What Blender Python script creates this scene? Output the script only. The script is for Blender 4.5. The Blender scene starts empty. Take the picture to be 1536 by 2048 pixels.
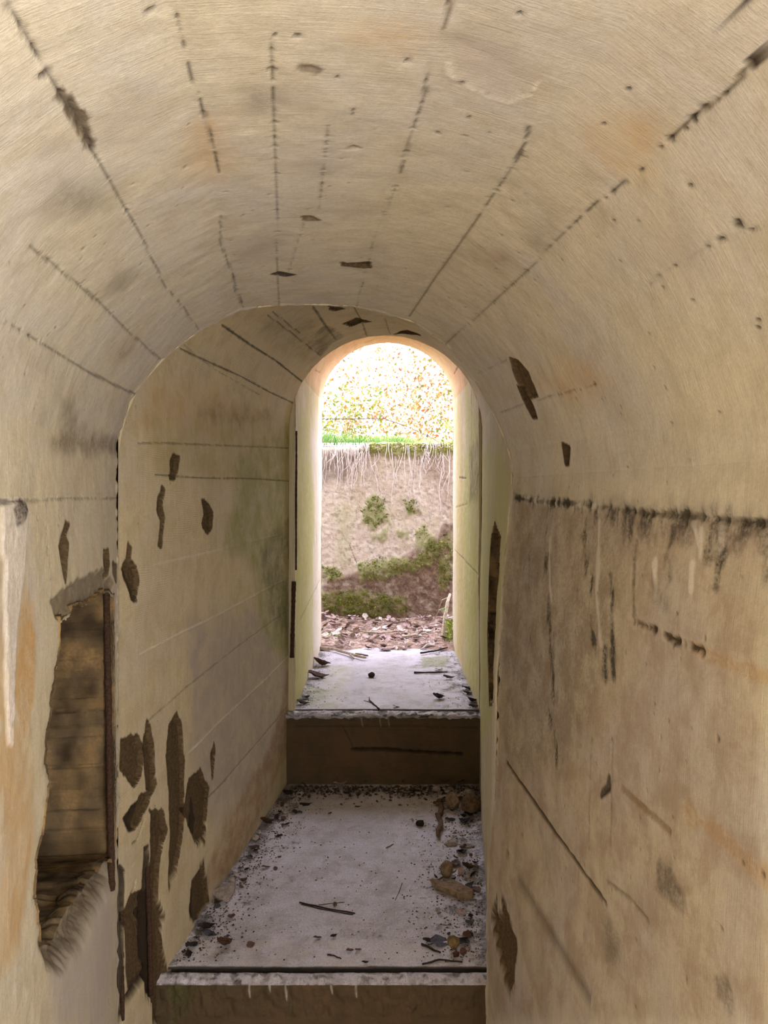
import bpy, math, random
import numpy as np
from mathutils import Vector, Matrix, Euler

C = bpy.context.scene.collection
SC = bpy.context.scene
random.seed(7)
rng = np.random.default_rng(11)

# ------------------------------------------------------------------ camera
F = 1500.0            # focal length in pixels of a 1536x2048 frame
HX, HY = 768.0, 985.0 # principal point (the horizon lies above the frame's centre)
CZ = 1.55             # eye height over the lowest floor
cam = bpy.data.cameras.new('camera')
cam.sensor_fit = 'AUTO'; cam.sensor_width = 36.0
cam.lens = F / 2048 * 36.0
cam.shift_y = -(1024 - HY) / 2048
cam.clip_start = 0.02
camo = bpy.data.objects.new('camera', cam); C.objects.link(camo)
camo.location = (0, 0, CZ); camo.rotation_euler = (math.pi / 2, 0, 0)
SC.camera = camo

# ------------------------------------------------------------------ light
w = bpy.data.worlds.new('sky'); SC.world = w; w.use_nodes = True
bg = w.node_tree.nodes['Background']
bg.inputs['Color'].default_value = (0.86, 0.86, 1.0, 1)
bg.inputs['Strength'].default_value = 5.5
sun = bpy.data.lights.new('sun', 'SUN'); sun.energy = 5.0; sun.angle = math.radians(1.0)
sun.color = (1.0, 0.93, 0.80)
suno = bpy.data.objects.new('sun', sun); C.objects.link(suno)
suno.rotation_euler = (math.radians(42), 0, math.radians(-12))   # from behind the bunker, over its roof
rear = bpy.data.lights.new('rear_fill', 'AREA'); rear.shape = 'RECTANGLE'
rear.size = 0.9; rear.size_y = 1.3; rear.energy = 62.0; rear.color = (1.0, 0.975, 0.93)
rearo = bpy.data.objects.new('rear_fill', rear); C.objects.link(rearo)
SC.view_settings.view_transform = 'Standard'
SC.view_settings.look = 'None'
SC.view_settings.gamma = 1.0
SC.view_settings.use_curve_mapping = False
SC.view_settings.exposure = 0.72

# ------------------------------------------------------------------ helpers
def S(v): # srgb 0..255 -> linear
    v = v / 255.0
    return v / 12.92 if v <= 0.04045 else ((v + 0.055) / 1.055) ** 2.4
def RGB(r, g, b): return (S(r), S(g), S(b), 1.0)

def vnoise(x, y, seed=0.0):
    xi = np.floor(x); yi = np.floor(y); fx = x - xi; fy = y - yi
    fx = fx * fx * (3 - 2 * fx); fy = fy * fy * (3 - 2 * fy)
    def h(a, b):
        s = np.sin(a * 127.1 + b * 311.7 + seed * 74.7) * 43758.5453
        return s - np.floor(s)
    return (h(xi, yi) * (1 - fx) + h(xi + 1, yi) * fx) * (1 - fy) + (h(xi, yi + 1) * (1 - fx) + h(xi + 1, yi + 1) * fx) * fy
def fbm(x, y, o=4, seed=0.0):
    a = 0.5; s = 0; t = 0
    for k in range(o):
        s = s + a * vnoise(x * 2 ** k, y * 2 ** k, seed + k * 3.1); t += a; a *= 0.5
    return s / t - 0.5
def sstep(a, b, x):
    k = np.clip((x - a) / (b - a), 0, 1)
    return k * k * (3 - 2 * k)

MASKS = ('dark', 'spall', 'moss', 'white', 'orange', 'stain', 'red', 'grey')

class Loft:
    lw = 1.0; ld = 1.0; la = 1.0
    """a strip of wall or vault between two profiles, as a fine height field; u runs along the profile, t from profile to profile (metres)"""
    def __init__(s, P0, P1, us, ts, inside, seed=0, wav=0.004, lump=0.0012):
        P0 = np.array(P0, float); P1 = np.array(P1, float)
        l = np.concatenate([[0], np.cumsum(np.linalg.norm(np.diff(P0, axis=0), axis=1))])
        s.ulen = l; s.L = np.linalg.norm(P1 - P0, axis=1).mean()
        us = np.array(us(l[-1]) if callable(us) else us); ts = np.array(ts(s.L) if callable(ts) else ts)
        s.us, s.ts = us, ts
        A = np.stack([np.interp(us, l, P0[:, k]) for k in range(3)], 1)
        B = np.stack([np.interp(us, l, P1[:, k]) for k in range(3)], 1)
        f = (ts / s.L)[None, :, None]
        s.pos = A[:, None, :] * (1 - f) + B[:, None, :] * f
        du = np.gradient(s.pos, axis=0); dt = np.gradient(s.pos, axis=1)
        n = np.cross(du, dt); n /= np.linalg.norm(n, axis=2, keepdims=True) + 1e-12
        ins = np.array(inside, float)
        sg = np.sign(np.sum(n * (ins - s.pos), axis=2).sum())
        s.flip = sg < 0
        s.n = n * sg
        s.U, s.T = np.meshgrid(us, ts, indexing='ij')
        s.seed = seed
        s.disp = fbm(s.U * 3, s.T * 3, 3, seed) * wav * 2 + fbm(s.U * 40, s.T * 40, 3, seed + 5) * lump * 2
        s.m = {k: np.zeros(s.U.shape) for k in MASKS}
        y = np.maximum(s.pos[..., 1], 1e-3)
        s.px = HX + F * s.pos[..., 0] / y; s.py = HY - F * (s.pos[..., 2] - CZ) / y
        s.ok = s.pos[..., 1] > 0.15
    def loc(s, p):
        d = (s.px - p[0]) ** 2 + (s.py - p[1]) ** 2
        d = np.where(s.ok, d, 1e12)
        i, j = np.unravel_index(np.argmin(d), d.shape)
        return (s.us[i], s.ts[j])
    def locs(s, pts): return [s.loc(p) for p in pts]
    def win(s, q, mg):
        q = np.array(q)
        i0, i1 = np.searchsorted(s.us, [q[:, 0].min() - mg, q[:, 0].max() + mg]); j0, j1 = np.searchsorted(s.ts, [q[:, 1].min() - mg, q[:, 1].max() + mg])
        return slice(max(i0, 0), i1 + 1), slice(max(j0, 0), j1 + 1)
    @staticmethod
    def segd(x, y, q, closed):
        d = np.full(x.shape, 1e9); arc = np.zeros(x.shape); acc = 0
        n = len(q)
        for k in range(n if closed else n - 1):
            ax, ay = q[k]; bx, by = q[(k + 1) % n]
            vx, vy = bx - ax, by - ay; L2 = vx * vx + vy * vy + 1e-12
            t = np.clip(((x - ax) * vx + (y - ay) * vy) / L2, 0, 1)
            dd = np.hypot(x - ax - t * vx, y - ay - t * vy)
            m = dd < d
            d = np.where(m, dd, d); arc = np.where(m, acc + t * math.sqrt(L2), arc)
            acc += math.sqrt(L2)
        return d, arc
    def put(s, w, mask, amt, depth):
        for k, a in (mask.items() if isinstance(mask, dict) else [(mask, 1.0)]):
            s.m[k][w] = np.maximum(s.m[k][w], amt * a)
        if depth: s.disp[w] -= depth * amt
    def poly(s, pts, mask, depth=0.0, rough=0.006, soft=0.003, freq=60, aniso=0.45, uv=False, edge=None):
        q = pts if uv else s.locs(pts)
        w = s.win(q, rough * 2 + soft * 2 + 0.004)
        x, y = s.U[w], s.T[w]
        if x.size == 0: return
        d, _ = s.segd(x, y, q, True)
        ins = np.zeros(x.shape, bool); n = len(q)
        for k in range(n):
            (x1, y1), (x2, y2) = q[k], q[(k + 1) % n]
            c = ((y1 > y) != (y2 > y)) & (x < (x2 - x1) * (y - y1) / (y2 - y1 + 1e-12) + x1)
            ins ^= c
        sd = np.where(ins, -d, d) + fbm(x * freq * aniso, y * freq, 4, s.seed + 9) * 2 * rough
        a = sstep(soft, -soft, sd - (min(0.005, depth) if depth > 0.004 else 0))
        s.put(w, mask, a, 0)
        if depth:
            dp = sstep(soft, -soft * 1.5, sd) * depth * (1 + 0.5 * fbm(x * 90, y * 90, 3, s.seed + 2))
            s.disp[w] -= dp
    def line(s, pts, mask, width=0.004, depth=0.003, dash=0.0, rough=0.003, amt=1.0, freq=70, uv=False):
        width *= s.lw; depth *= s.ld; amt *= s.la
        q = pts if uv else s.locs(pts)
        w = s.win(q, width * 2 + rough * 2 + 0.004)
        x, y = s.U[w], s.T[w]
        if x.size == 0: return
        d, arc = s.segd(x, y, q, False)
        d = d + fbm(x * freq, y * freq, 3, s.seed + 4) * 2 * rough
        wd = width * (0.6 + 0.9 * (fbm(arc * 30, arc * 0 + s.seed, 3) + 0.5))
        if isinstance(mask, dict) and mask.get('stain', 0) > .3 and not mask.get('dark'):
            a = sstep(wd * 1.4, 0, d) * amt * (0.25 + 0.9 * sstep(0.34, 0.62, fbm(x * 22, y * 70, 4, s.seed + 11) + 0.5))
        else: a = sstep(wd, wd * 0.25, d) * amt
        if dash: a = a * sstep(dash - 0.12, dash + 0.12, fbm(arc * 45, arc * 0 + 3.3 + s.seed, 3) + 0.5 + 0.1)
        s.put(w, mask, a, depth)
        if dash > 0.15 and s.pits:      # honeycombed pits strung along the joint
            for k in range(len(q) - 1):
                (ax, ay), (bx, by) = q[k], q[k + 1]; n = int(math.hypot(bx - ax, by - ay) / 0.012)
                for i in range(n):
                    f = rng.random(); c = (ax + (bx - ax) * f + rng.normal() * width * .5, ay + (by - ay) * f + rng.normal() * width * .5); rr = rng.uniform(.0012, .0042) * (1.0 if rng.random() < .3 else .6)
                    ww = s.win([c], rr * 2); xx, yy = s.U[ww], s.T[ww]
                    if xx.size: s.put(ww, {'dark': .85}, sstep(rr, rr * .4, np.hypot((xx - c[0]) * rng.uniform(.6, 1.4), yy - c[1])), .0035)
    pits = False
    def dots(s, pts, mask='dark', depth=0.004, r=0.004):
        for p in pts:
            rr = (p[2] if len(p) > 2 else r) * 0.72
            q = s.loc(p)
            w = s.win([q], rr * 3)
            x, y = s.U[w], s.T[w]
            if x.size == 0: continue
            d = np.hypot(x - q[0], (y - q[1])) + fbm(x * 150, y * 150, 2, s.seed) * rr * 0.9
            s.put(w, mask, sstep(rr, rr * 0.5, d), depth)
    def scatter_pits(s, n, u0, u1, t0, t1, r=(0.0012, 0.003), depth=0.003, amt=0.8):
        for k in range(n):
            rr = rng.uniform(*r); q = (rng.uniform(u0, u1), rng.uniform(t0, t1))
            w = s.win([q], rr * 3); x, y = s.U[w], s.T[w]
            if x.size == 0: continue
            d = np.hypot((x - q[0]) * rng.uniform(0.6, 1.5), (y - q[1]))
            s.put(w, 'dark', amt * sstep(rr, rr * 0.4, d), depth)
    def build(s, name, mat, u0=None, u1=None, parent=None, **props):
        i0 = 0 if u0 is None else int(np.argmin(abs(s.us - u0)))
        i1 = len(s.us) - 1 if u1 is None else int(np.argmin(abs(s.us - u1)))
        P = (s.pos + s.n * s.disp[..., None])[i0:i1 + 1]
        nu, nt = P.shape[:2]
        idx = np.arange(nu * nt).reshape(nu, nt)
        q = np.stack([idx[:-1, :-1], idx[1:, :-1], idx[1:, 1:], idx[:-1, 1:]], -1).reshape(-1, 4)
        if getattr(s, 'hole', None) is not None:
            hh = s.hole[i0:i1 + 1].reshape(-1); q = q[~hh[q].all(axis=1)]
        if s.flip: q = q[:, ::-1]
        me = bpy.data.meshes.new(name)
        me.vertices.add(nu * nt); me.vertices.foreach_set('co', P.reshape(-1).astype(np.float32))
        nf = len(q)
        me.loops.add(nf * 4); me.loops.foreach_set('vertex_index', np.ascontiguousarray(q).reshape(-1).astype(np.int32))
        me.polygons.add(nf); me.polygons.foreach_set('loop_start', np.arange(0, nf * 4, 4, dtype=np.int32))
        me.polygons.foreach_set('loop_total', np.full(nf, 4, np.int32))
        me.polygons.foreach_set('use_smooth', np.ones(nf, bool))
        me.update(calc_edges=True)
        for an, ks in (('wear_a', MASKS[:4]), ('wear_b', MASKS[4:])):
            at = me.attributes.new(an, 'FLOAT_COLOR', 'POINT')
            at.data.foreach_set('color', np.stack([s.m[k][i0:i1 + 1] for k in ks], -1).reshape(-1).astype(np.float32))
        at = me.attributes.new('ut', 'FLOAT_VECTOR', 'POINT')
        ut = np.stack([s.U[i0:i1 + 1], s.T[i0:i1 + 1], np.full((nu, nt), s.seed * 3.7)], -1)
        at.data.foreach_set('vector', ut.reshape(-1).astype(np.float32))
        me.materials.append(mat)
        o = bpy.data.objects.new(name, me); C.objects.link(o)
        if parent: o.parent = parent
        else: o['kind'] = 'structure'
        for k, v in props.items(): o[k] = v
        return o

def recess(L, pts, depth, name):
    """cut a ragged opening through the wall's skin and line the hollow behind it"""
    q = L.locs(pts); n = len(q); P = []
    for k in range(n):
        (a, b), (c, d) = q[k], q[(k + 1) % n]; m = max(1, int(math.hypot(c - a, d - b) / 0.004))
        P += [(a + (c - a) * i / m, b + (d - b) * i / m) for i in range(m)]
    P = np.array(P); N = len(P); ph = np.arange(N) / N * 2 * math.pi
    P = P + np.stack([fbm(np.cos(ph) * 22, np.sin(ph) * 22, 4, 3), fbm(np.cos(ph) * 22 + 40, np.sin(ph) * 22, 4, 4)], 1) * 0.018
    P[:, 1] = np.maximum(P[:, 1], 0.012)
    w = L.win(P, 0.02); x, y = L.U[w], L.T[w]
    ins = np.zeros(x.shape, bool)
    for k in range(N):
        (x1, y1), (x2, y2) = P[k], P[(k + 1) % N]
        ins ^= ((y1 > y) != (y2 > y)) & (x < (x2 - x1) * (y - y1) / (y2 - y1 + 1e-12) + x1)
    L.hole = np.zeros(L.U.shape, bool); L.hole[w] = ins
    near = np.exp(-L.segd(x, y, [tuple(p) for p in P], True)[0] / 0.006) * (1 - ins)
    L.m['spall'][w] = np.maximum(L.m['spall'][w], near * (0.35 + fbm(x * 60, y * 60, 3, 8)))
    def at(u, t):
        i = np.clip(np.searchsorted(L.us, u), 0, len(L.us) - 1); j = np.clip(np.searchsorted(L.ts, t), 0, len(L.ts) - 1)
        n_ = L.n[i, j]; return L.pos[i, j], n_
    c = P.mean(0); V = []; ut = []; wa = []; R = 34
    for r in range(R + 1):
        f = r / R; z = depth * f
        for k in range(N):
            u, t = P[k]
            g = 1.010 if r == 0 else 1 + 0.02 * min(1, r / 4)
            lump = (fbm(np.array([k * .07]), np.array([z * 26]), 4, 6)[0]) * 0.022 * min(1, r / 3) * (1.3 if u < 0.75 else 0.6) + (fbm(np.array([k * .3]), np.array([z * 90]), 3, 9)[0]) * 0.006
            uu, tt = c[0] + (u - c[0]) * g, max(0.006, c[1] + (t - c[1]) * g)
            p, n_ = at(uu, tt); o = Vector(L.pos[np.searchsorted(L.us, min(c[0], L.us[-2])), np.searchsorted(L.ts, c[1])])
            d = (Vector(p) - o).normalized()
            V.append(Vector(p) - Vector(n_) * (z + (-0.003 if r == 0 else 0)) + d * lump); ut.append((u + .0, t + z, 3.3)); wa.append(fbm(np.array([k * .06]), np.array([z * 20]), 3, 2)[0])
    F_ = [(r * N + k, r * N + (k + 1) % N, (r + 1) * N + (k + 1) % N, (r + 1) * N + k) for r in range(R) for k in range(N)]
    F_.append(tuple(R * N + k for k in range(N)))
    me = bpy.data.meshes.new(name); me.from_pydata([tuple(v) for v in V], [], F_); me.update()
    me.polygons.foreach_set('use_smooth', np.ones(len(me.polygons), bool))
    a = me.attributes.new('ut', 'FLOAT_VECTOR', 'POINT'); a.data.foreach_set('vector', np.array(ut, np.float32).reshape(-1))
    for an, col in (('wear_a', (0, 0, 0, 0)), ('wear_b', (0, 0, 0, 0))):
        a = me.attributes.new(an, 'FLOAT_COLOR', 'POINT'); v = np.tile(np.array(col, np.float32), (len(V), 1))
        if an == 'wear_a': v[:, 0] = np.clip(np.array(wa) * 3, 0, .8)
        if an == 'wear_b': v[:, 0] = np.clip(-np.array(wa) * 2, 0, .5)
        a.data.foreach_set('color', v.reshape(-1))
    L.liner = me

# ------------------------------------------------------------------ materials
class NT:
    def __init__(s, name):
        s.m = bpy.data.materials.new(name); s.m.use_nodes = True
        s.t = s.m.node_tree; s.b = s.t.nodes['Principled BSDF']; s.out = s.t.nodes['Material Output']
    def n(s, typ, ins=None, **kw):
        nd = s.t.nodes.new(typ)
        for k, v in kw.items(): setattr(nd, k, v)
        for k, v in (ins or {}).items():
            if isinstance(v, bpy.types.NodeSocket): s.t.links.new(v, nd.inputs[k])
            else: nd.inputs[k].default_value = v
        return nd
    def link(s, a, b): s.t.links.new(a, b)
    def math(s, op, a, b=0.0, clamp=False):
        nd = s.n('ShaderNodeMath', {0: a, 1: b}, operation=op); nd.use_clamp = clamp
        return nd.outputs[0]
    def mix(s, f, a, b, mode='MIX'):
        nd = s.n('ShaderNodeMix', data_type='RGBA', blend_type=mode)
        for i, v in ((0, f), (6, a), (7, b)):
            if isinstance(v, bpy.types.NodeSocket): s.t.links.new(v, nd.inputs[i])
            else: nd.inputs[i].default_value = v
        return nd.outputs[2]
    def noise(s, vec, scale, detail=4, rough=0.55, dist=0.0):
        nd = s.n('ShaderNodeTexNoise', {'Vector': vec, 'Scale': scale, 'Detail': detail, 'Roughness': rough, 'Distortion': dist})
        return nd.outputs['Fac']
    def ramp(s, f, a, b, lo=0.0, hi=1.0):
        nd = s.n('ShaderNodeMapRange', {0: f, 1: a, 2: b, 3: lo, 4: hi}); nd.interpolation_type = 'SMOOTHSTEP'
        return nd.outputs[0]
    def scale(s, vec, xyz):
        return s.n('ShaderNodeVectorMath', {0: vec, 1: xyz}, operation='MULTIPLY').outputs[0]

def concrete(name, c1, c2, c3, saw='t', swirl=0.0, bump=1.0, speck=0.0, rough=0.85, patch=0.5, streak=0.0, tex=1.0, spallc=(92, 74, 50), mossc=((110, 128, 58), (176, 182, 100))):
    k = NT(name)
    ut = k.n('ShaderNodeAttribute', attribute_name='ut').outputs['Vector']
    wa = k.n('ShaderNodeAttribute', attribute_name='wear_a'); wb = k.n('ShaderNodeAttribute', attribute_name='wear_b')
    sa = k.n('ShaderNodeSeparateColor', {0: wa.outputs['Color']}); sb = k.n('ShaderNodeSeparateColor', {0: wb.outputs['Color']})
    dark, spall, moss, white = sa.outputs[0], sa.outputs[1], sa.outputs[2], wa.outputs['Alpha']
    orange, stain, red, grey = sb.outputs[0], sb.outputs[1], sb.outputs[2], wb.outputs['Alpha']
    big = k.noise(ut, 3.0, 5, 0.6, 0.6)
    mid = k.noise(ut, 14.0, 5, 0.65, 0.3)
    fine = k.noise(ut, 140.0, 5, 0.75)
    vfine = k.noise(ut, 520.0, 3, 0.7)
    col = k.mix(k.ramp(big, 0.35, 0.65), c1, c2)
    col = k.mix(k.math('MULTIPLY', k.ramp(mid, 0.42, 0.68), patch), col, c3)
    # saw marks left by the shuttering boards
    sv = (22.0, 420.0, 1.0) if saw == 't' else (420.0, 22.0, 1.0)
    sawn = k.noise(k.scale(ut, sv), 1.0, 3, 0.6, 0.0)
    sv2 = (5.0, 90.0, 1.0) if saw == 't' else (90.0, 5.0, 1.0)
    saw2 = k.noise(k.scale(ut, sv2), 1.0, 3, 0.6, 0.4)
    val = k.math('ADD', k.math('MULTIPLY', k.math('SUBTRACT', sawn, 0.5), 0.30), k.math('MULTIPLY', k.math('SUBTRACT', fine, 0.5), 0.55 * tex))
    val = k.math('ADD', val, k.math('MULTIPLY', k.math('SUBTRACT', saw2, 0.5), 0.20 + streak))
    if swirl:
        wv = k.n('ShaderNodeTexWave', {'Vector': k.scale(ut, (1.0, 0.35, 1.0)), 'Scale': 62.0, 'Distortion': 26.0, 'Detail': 2.0, 'Detail Scale': 0.16}, wave_type='BANDS', bands_direction='X').outputs['Fac']
        wm = k.math('MULTIPLY', k.ramp(k.noise(ut, 4.5, 2), 0.42, 0.62), swirl)
        val = k.math('ADD', val, k.math('MULTIPLY', k.math('SUBTRACT', wv, 0.5), k.math('MULTIPLY', wm, 0.22)))
    col = k.mix(1.0, col, k.n('ShaderNodeCombineColor', {0: k.math('ADD', val, 1.0), 1: k.math('ADD', val, 1.0), 2: k.math('ADD', val, 1.0)}).outputs[0], 'MULTIPLY')
    if speck:
        sp = k.math('MULTIPLY', k.ramp(k.noise(ut, 230.0, 4, 0.8), 0.56, 0.66), speck)
        col = k.mix(sp, col, RGB(52, 44, 44))
    brk = k.math('ADD', 0.55, k.math('MULTIPLY', mid, 0.9))
    fb = k.ramp(k.math('ADD', k.math('MULTIPLY', fine, 0.6), k.math('MULTIPLY', mid, 0.5)), 0.40, 0.66)
    def soft(msk, g=1.0):   # a mask broken up by grain, for stains and growth
        return k.math('MULTIPLY', k.math('MULTIPLY', msk, k.math('ADD', 0.35, k.math('MULTIPLY', fb, 0.9))), g, clamp=True)
    col = k.mix(soft(grey, 0.9), col, RGB(172, 160, 152))
    col = k.mix(soft(orange, 0.85), col, RGB(190, 152, 100))
    col = k.mix(soft(red, 0.85), col, RGB(122, 84, 66))
    col = k.mix(soft(white, 0.95), col, RGB(226, 216, 206))
    col = k.mix(soft(moss, 0.9), col, k.mix(fine, RGB(*mossc[0]), RGB(*mossc[1])))
    col = k.mix(soft(stain, 0.95), col, RGB(72, 66, 56))
    spc = k.mix(k.ramp(fine, 0.35, 0.65), RGB(*[v * 0.72 for v in spallc]), RGB(*[v * 1.12 for v in spallc]))
    col = k.mix(spall, col, spc)
    col = k.mix(k.math('MULTIPLY', dark, 0.95), col, RGB(44, 33, 22))
    k.link(col, k.b.inputs['Base Color'])
    k.b.inputs['Roughness'].default_value = rough
    k.b.inputs['Specular IOR Level'].default_value = 0.3
    skin = k.math('SUBTRACT', 1.0, spall)
    h = k.math('ADD', k.math('MULTIPLY', k.math('MULTIPLY', sawn, skin), 0.5), k.math('ADD', k.math('MULTIPLY', fine, 0.7), k.math('MULTIPLY', vfine, 0.25)))
    if swirl: h = k.math('ADD', h, k.math('MULTIPLY', wv, k.math('MULTIPLY', wm, 0.15)))
    h = k.math('ADD', h, k.math('MULTIPLY', k.math('ADD', spall, moss), k.math('MULTIPLY', mid, 1.5)))
    bp = k.n('ShaderNodeBump', {'Height': h, 'Strength': 0.55 * bump, 'Distance': 0.0025})
    k.link(bp.outputs[0], k.b.inputs['Normal'])
    return k.m

def simple(name, ca, cb, scale=60, rough=0.8, bump=0.4, dist=0.002, spec=0.3, trans=0.0):
    k = NT(name)
    tc = k.n('ShaderNodeTexCoord').outputs['Object']
    f = k.noise(tc, scale, 4, 0.65, 0.3)
    k.link(k.mix(k.ramp(f, 0.35, 0.65), ca, cb), k.b.inputs['Base Color'])
    k.b.inputs['Roughness'].default_value = rough; k.b.inputs['Specular IOR Level'].default_value = spec
    bp = k.n('ShaderNodeBump', {'Height': f, 'Strength': bump, 'Distance': dist}); k.link(bp.outputs[0], k.b.inputs['Normal'])
    return k.m

def tinted(name, rough=0.7, trans=0.0):
    """colour from the mesh's own 'tint' attribute (each leaf its own hue), a little mottled"""
    k = NT(name)
    a = k.n('ShaderNodeAttribute', attribute_name='tint').outputs['Color']
    f = k.noise(k.n('ShaderNodeTexCoord').outputs['Object'], 80, 3)
    col = k.mix(k.ramp(f, 0.3, 0.7, 0.0, 0.35), a, RGB(60, 48, 30))
    k.link(col, k.b.inputs['Base Color']); k.b.inputs['Roughness'].default_value = rough
    k.b.inputs['Specular IOR Level'].default_value = 0.25
    if trans:
        tr = k.n('ShaderNodeBsdfTranslucent', {'Color': a}); mx = k.n('ShaderNodeMixShader', {0: trans, 1: k.b.outputs[0], 2: tr.outputs[0]})
        k.link(mx.outputs[0], k.out.inputs['Surface'])
    return k.m

M_near = concrete('concrete_near', RGB(200, 189, 166), RGB(190, 182, 172), RGB(176, 164, 142), saw='t', patch=0.55)
M_nearL = concrete('concrete_near_left', RGB(203, 191, 165), RGB(195, 185, 170), RGB(182, 168, 140), saw='t', patch=0.5)
M_nearR = concrete('concrete_near_right', RGB(200, 189, 166), RGB(190, 182, 172), RGB(176, 164, 142), saw='t', patch=0.55)
M_mid = concrete('concrete_middle', RGB(208, 192, 158), RGB(200, 186, 162), RGB(182, 162, 124), saw='t', swirl=1.0, patch=0.5, mossc=((120, 130, 70), (168, 164, 104)))
M_door = concrete('concrete_doorway', RGB(204, 192, 156), RGB(214, 202, 176), RGB(190, 180, 136), saw='t', patch=0.5, streak=0.5, mossc=((168, 170, 92), (220, 214, 142)))
M_doorC = concrete('concrete_doorway_vault', RGB(222, 176, 136), RGB(214, 186, 140), RGB(200, 160, 108), saw='t', patch=0.5)
M_floor = concrete('concrete_floor', RGB(198, 193, 204), RGB(216, 211, 226), RGB(164, 155, 156), saw='u', patch=0.6, speck=0.9, rough=0.5, bump=1.8, tex=2.0)
M_riser = concrete('concrete_riser_shaded', RGB(96, 76, 56), RGB(82, 68, 50), RGB(74, 66, 46), saw='u', patch=0.6, spallc=(70, 52, 34))  # dark brown puts the shade of faces turned from the doorway into colour
M_trench = concrete('concrete_trench', RGB(206, 192, 180), RGB(192, 178, 158), RGB(216, 206, 200), saw='u', patch=0.7, speck=0.6, bump=2.0, tex=2.2)
M_facade = simple('facade_concrete', RGB(170, 160, 140), RGB(150, 140, 118), 8)

c4 = lambda pts: [(x * .293, 950 + y * .293) for x, y in pts]
c5 = lambda pts: [(x * .293, 1450 + y * .293) for x, y in pts]
c2 = lambda pts: [(x * .4297, 550 + y * .4297) for x, y in pts]
c6 = lambda pts: [(930 + x * .3945, 800 + y * .3945) for x, y in pts]
c7 = lambda pts: [(930 + x * .3945, 1400 + y * .3945) for x, y in pts]
c8 = lambda pts: [(x / 2, y / 2) for x, y in pts]
cR = lambda pts: [(768 + x / 2, y / 2) for x, y in pts]

# ------------------------------------------------------------------ plan of the passage
# three lengths of passage, each a step higher than the last, the first bending away to the left
AX = Vector((-0.1276, 0.9918, 0)); AR = Vector((0.9918, 0.1276, 0))     # axis of the near length, and its right
CO = Vector((-0.608, 1.716, 0))                                          # its far left corner
ZA, ZB, ZC = 0.0, CZ - 1.26, CZ - 0.945                                  # the three floors
D1, D2, D3, DW = 1.99, 3.26, 4.58, 5.45                                  # step, step, mouth, trench wall
def endplane(px, py):     # a point of the near length's far end section
    k = (px - HX) / F
    ww = (CO.y * k - CO.x) / (AR.x - AR.y * k)
    d = CO.y + AR.y * ww
    return Vector((CO.x + AR.x * ww, d, CZ + (HY - py) / F * d))
arcA = [(237, 890), (252, 835), (268, 790), (322, 722), (396, 663), (484, 619), (558, 610), (640, 610), (712, 613), (820, 640), (893, 690), (955, 768), (995, 845), (1018, 905), (1026, 955)]
PA = [Vector((CO.x, CO.y, ZA - 0.02))] + [endplane(*p) for p in arcA]
for px, py in ((1019, 1037), (1005, 1135), (999, 1293), (993, 1447), (990, 1600), (979, 1690), (975, 1800), (972, 2047)): PA.append(endplane(px, py))
e = PA[-1].copy(); e.z = ZA - 0.02; PA.append(e)
LA = 3.2
PA1 = [p - AX * LA for p in PA]
lenA = np.concatenate([[0], np.cumsum([(PA[i + 1] - PA[i]).length for i in range(len(PA) - 1)])])
uA1, uA2 = lenA[1], lenA[15]          # springings left and right
def dens(segs):
    return np.unique(np.round(np.concatenate([np.arange(a, b, st) for a, b, st in segs]), 5))
usA = dens([(0, 0.72, 0.02), (0.72, uA1 + 0.1, 0.0028), (uA1 + 0.1, uA2, 0.0038), (uA2, uA2 + 0.85, 0.0036), (uA2 + 0.85, lenA[-1] + 0.02, 0.02)])
tsA = dens([(0, 0.9, 0.0032), (0.9, 1.2, 0.005), (1.2, LA + 0.05, 0.05)])
A = Loft(PA, PA1, usA, tsA, (0, 0.6, CZ - 0.3), seed=1, wav=0.004)
# added fill lamp behind the viewer; the wall has no opening there
rearo.location = CO + AR * 0.86 - AX * 2.6 + Vector((0, 0, CZ - 0.15))
rearo.rotation_euler = (AX * 0.06 - AR * 1.0).to_track_quat('-Z', 'Z').to_euler()

A.lw, A.ld, A.la = 0.65, 0.5, 0.7
A.pits = True
# --- seams of the shuttering boards in the near vault
A.line([(15, 5), (60, 75), (95, 150), (130, 200), (185, 292)], {'dark': .9}, 0.006, 0.006, 0.42, 0.003)
A.poly([(120, 190), (140, 200), (165, 240), (175, 262), (185, 300), (172, 280), (150, 245), (132, 215)], {'spall': .8, 'dark': .15}, 0.007, 0.006, 0.002, 90, 1.0)
A.line([(185, 295), (230, 380), (280, 470), (330, 570), (370, 620), (396, 660)], {'dark': .75}, 0.0035, 0.003, 0.35, 0.0015)
A.line([(350, 0), (365, 80), (383, 150), (400, 200), (425, 290), (441, 345)], 'dark', 0.004, 0.005, 0.55, 0.002)
A.line([(440, 430), (440, 485), (465, 550), (487, 615)], {'dark': .7}, 0.0035, 0.003, 0.35, 0.002)
A.line([(467, 550), (473, 585), (485, 612)], {'stain': .8}, 0.004, 0.002, 0, 0.001)
A.line([(545, 70), (547, 150), (548, 200)], 'dark', 0.004, 0.005, 0.5, 0.002)
A.line([(548, 200), (549, 250), (552, 400), (555, 520), (558, 610)], {'dark': .6}, 0.0028, 0.002, 0.4, 0.001)
A.line([(900, 0), (896, 20), (888, 52)], {'spall': .9}, 0.005, 0.004, 0.2, 0.003)
A.line([(855, 120), (848, 190), (825, 260), (800, 345)], {'stain': .6, 'spall': .3}, 0.004, 0.003, 0.4, 0.002)
A.line([(655, 250), (648, 350), (640, 420)], {'stain': .4}, 0.003, 0.001, 0.4, 0.002)
A.line([(612, 430), (590, 500), (577, 545)], {'dark': .5}, 0.003, 0.002, 0.5, 0.001)
A.line([(790, 370), (750, 475), (712, 612)], {'stain': .5}, 0.003, 0.002, 0.3, 0.001)
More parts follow.
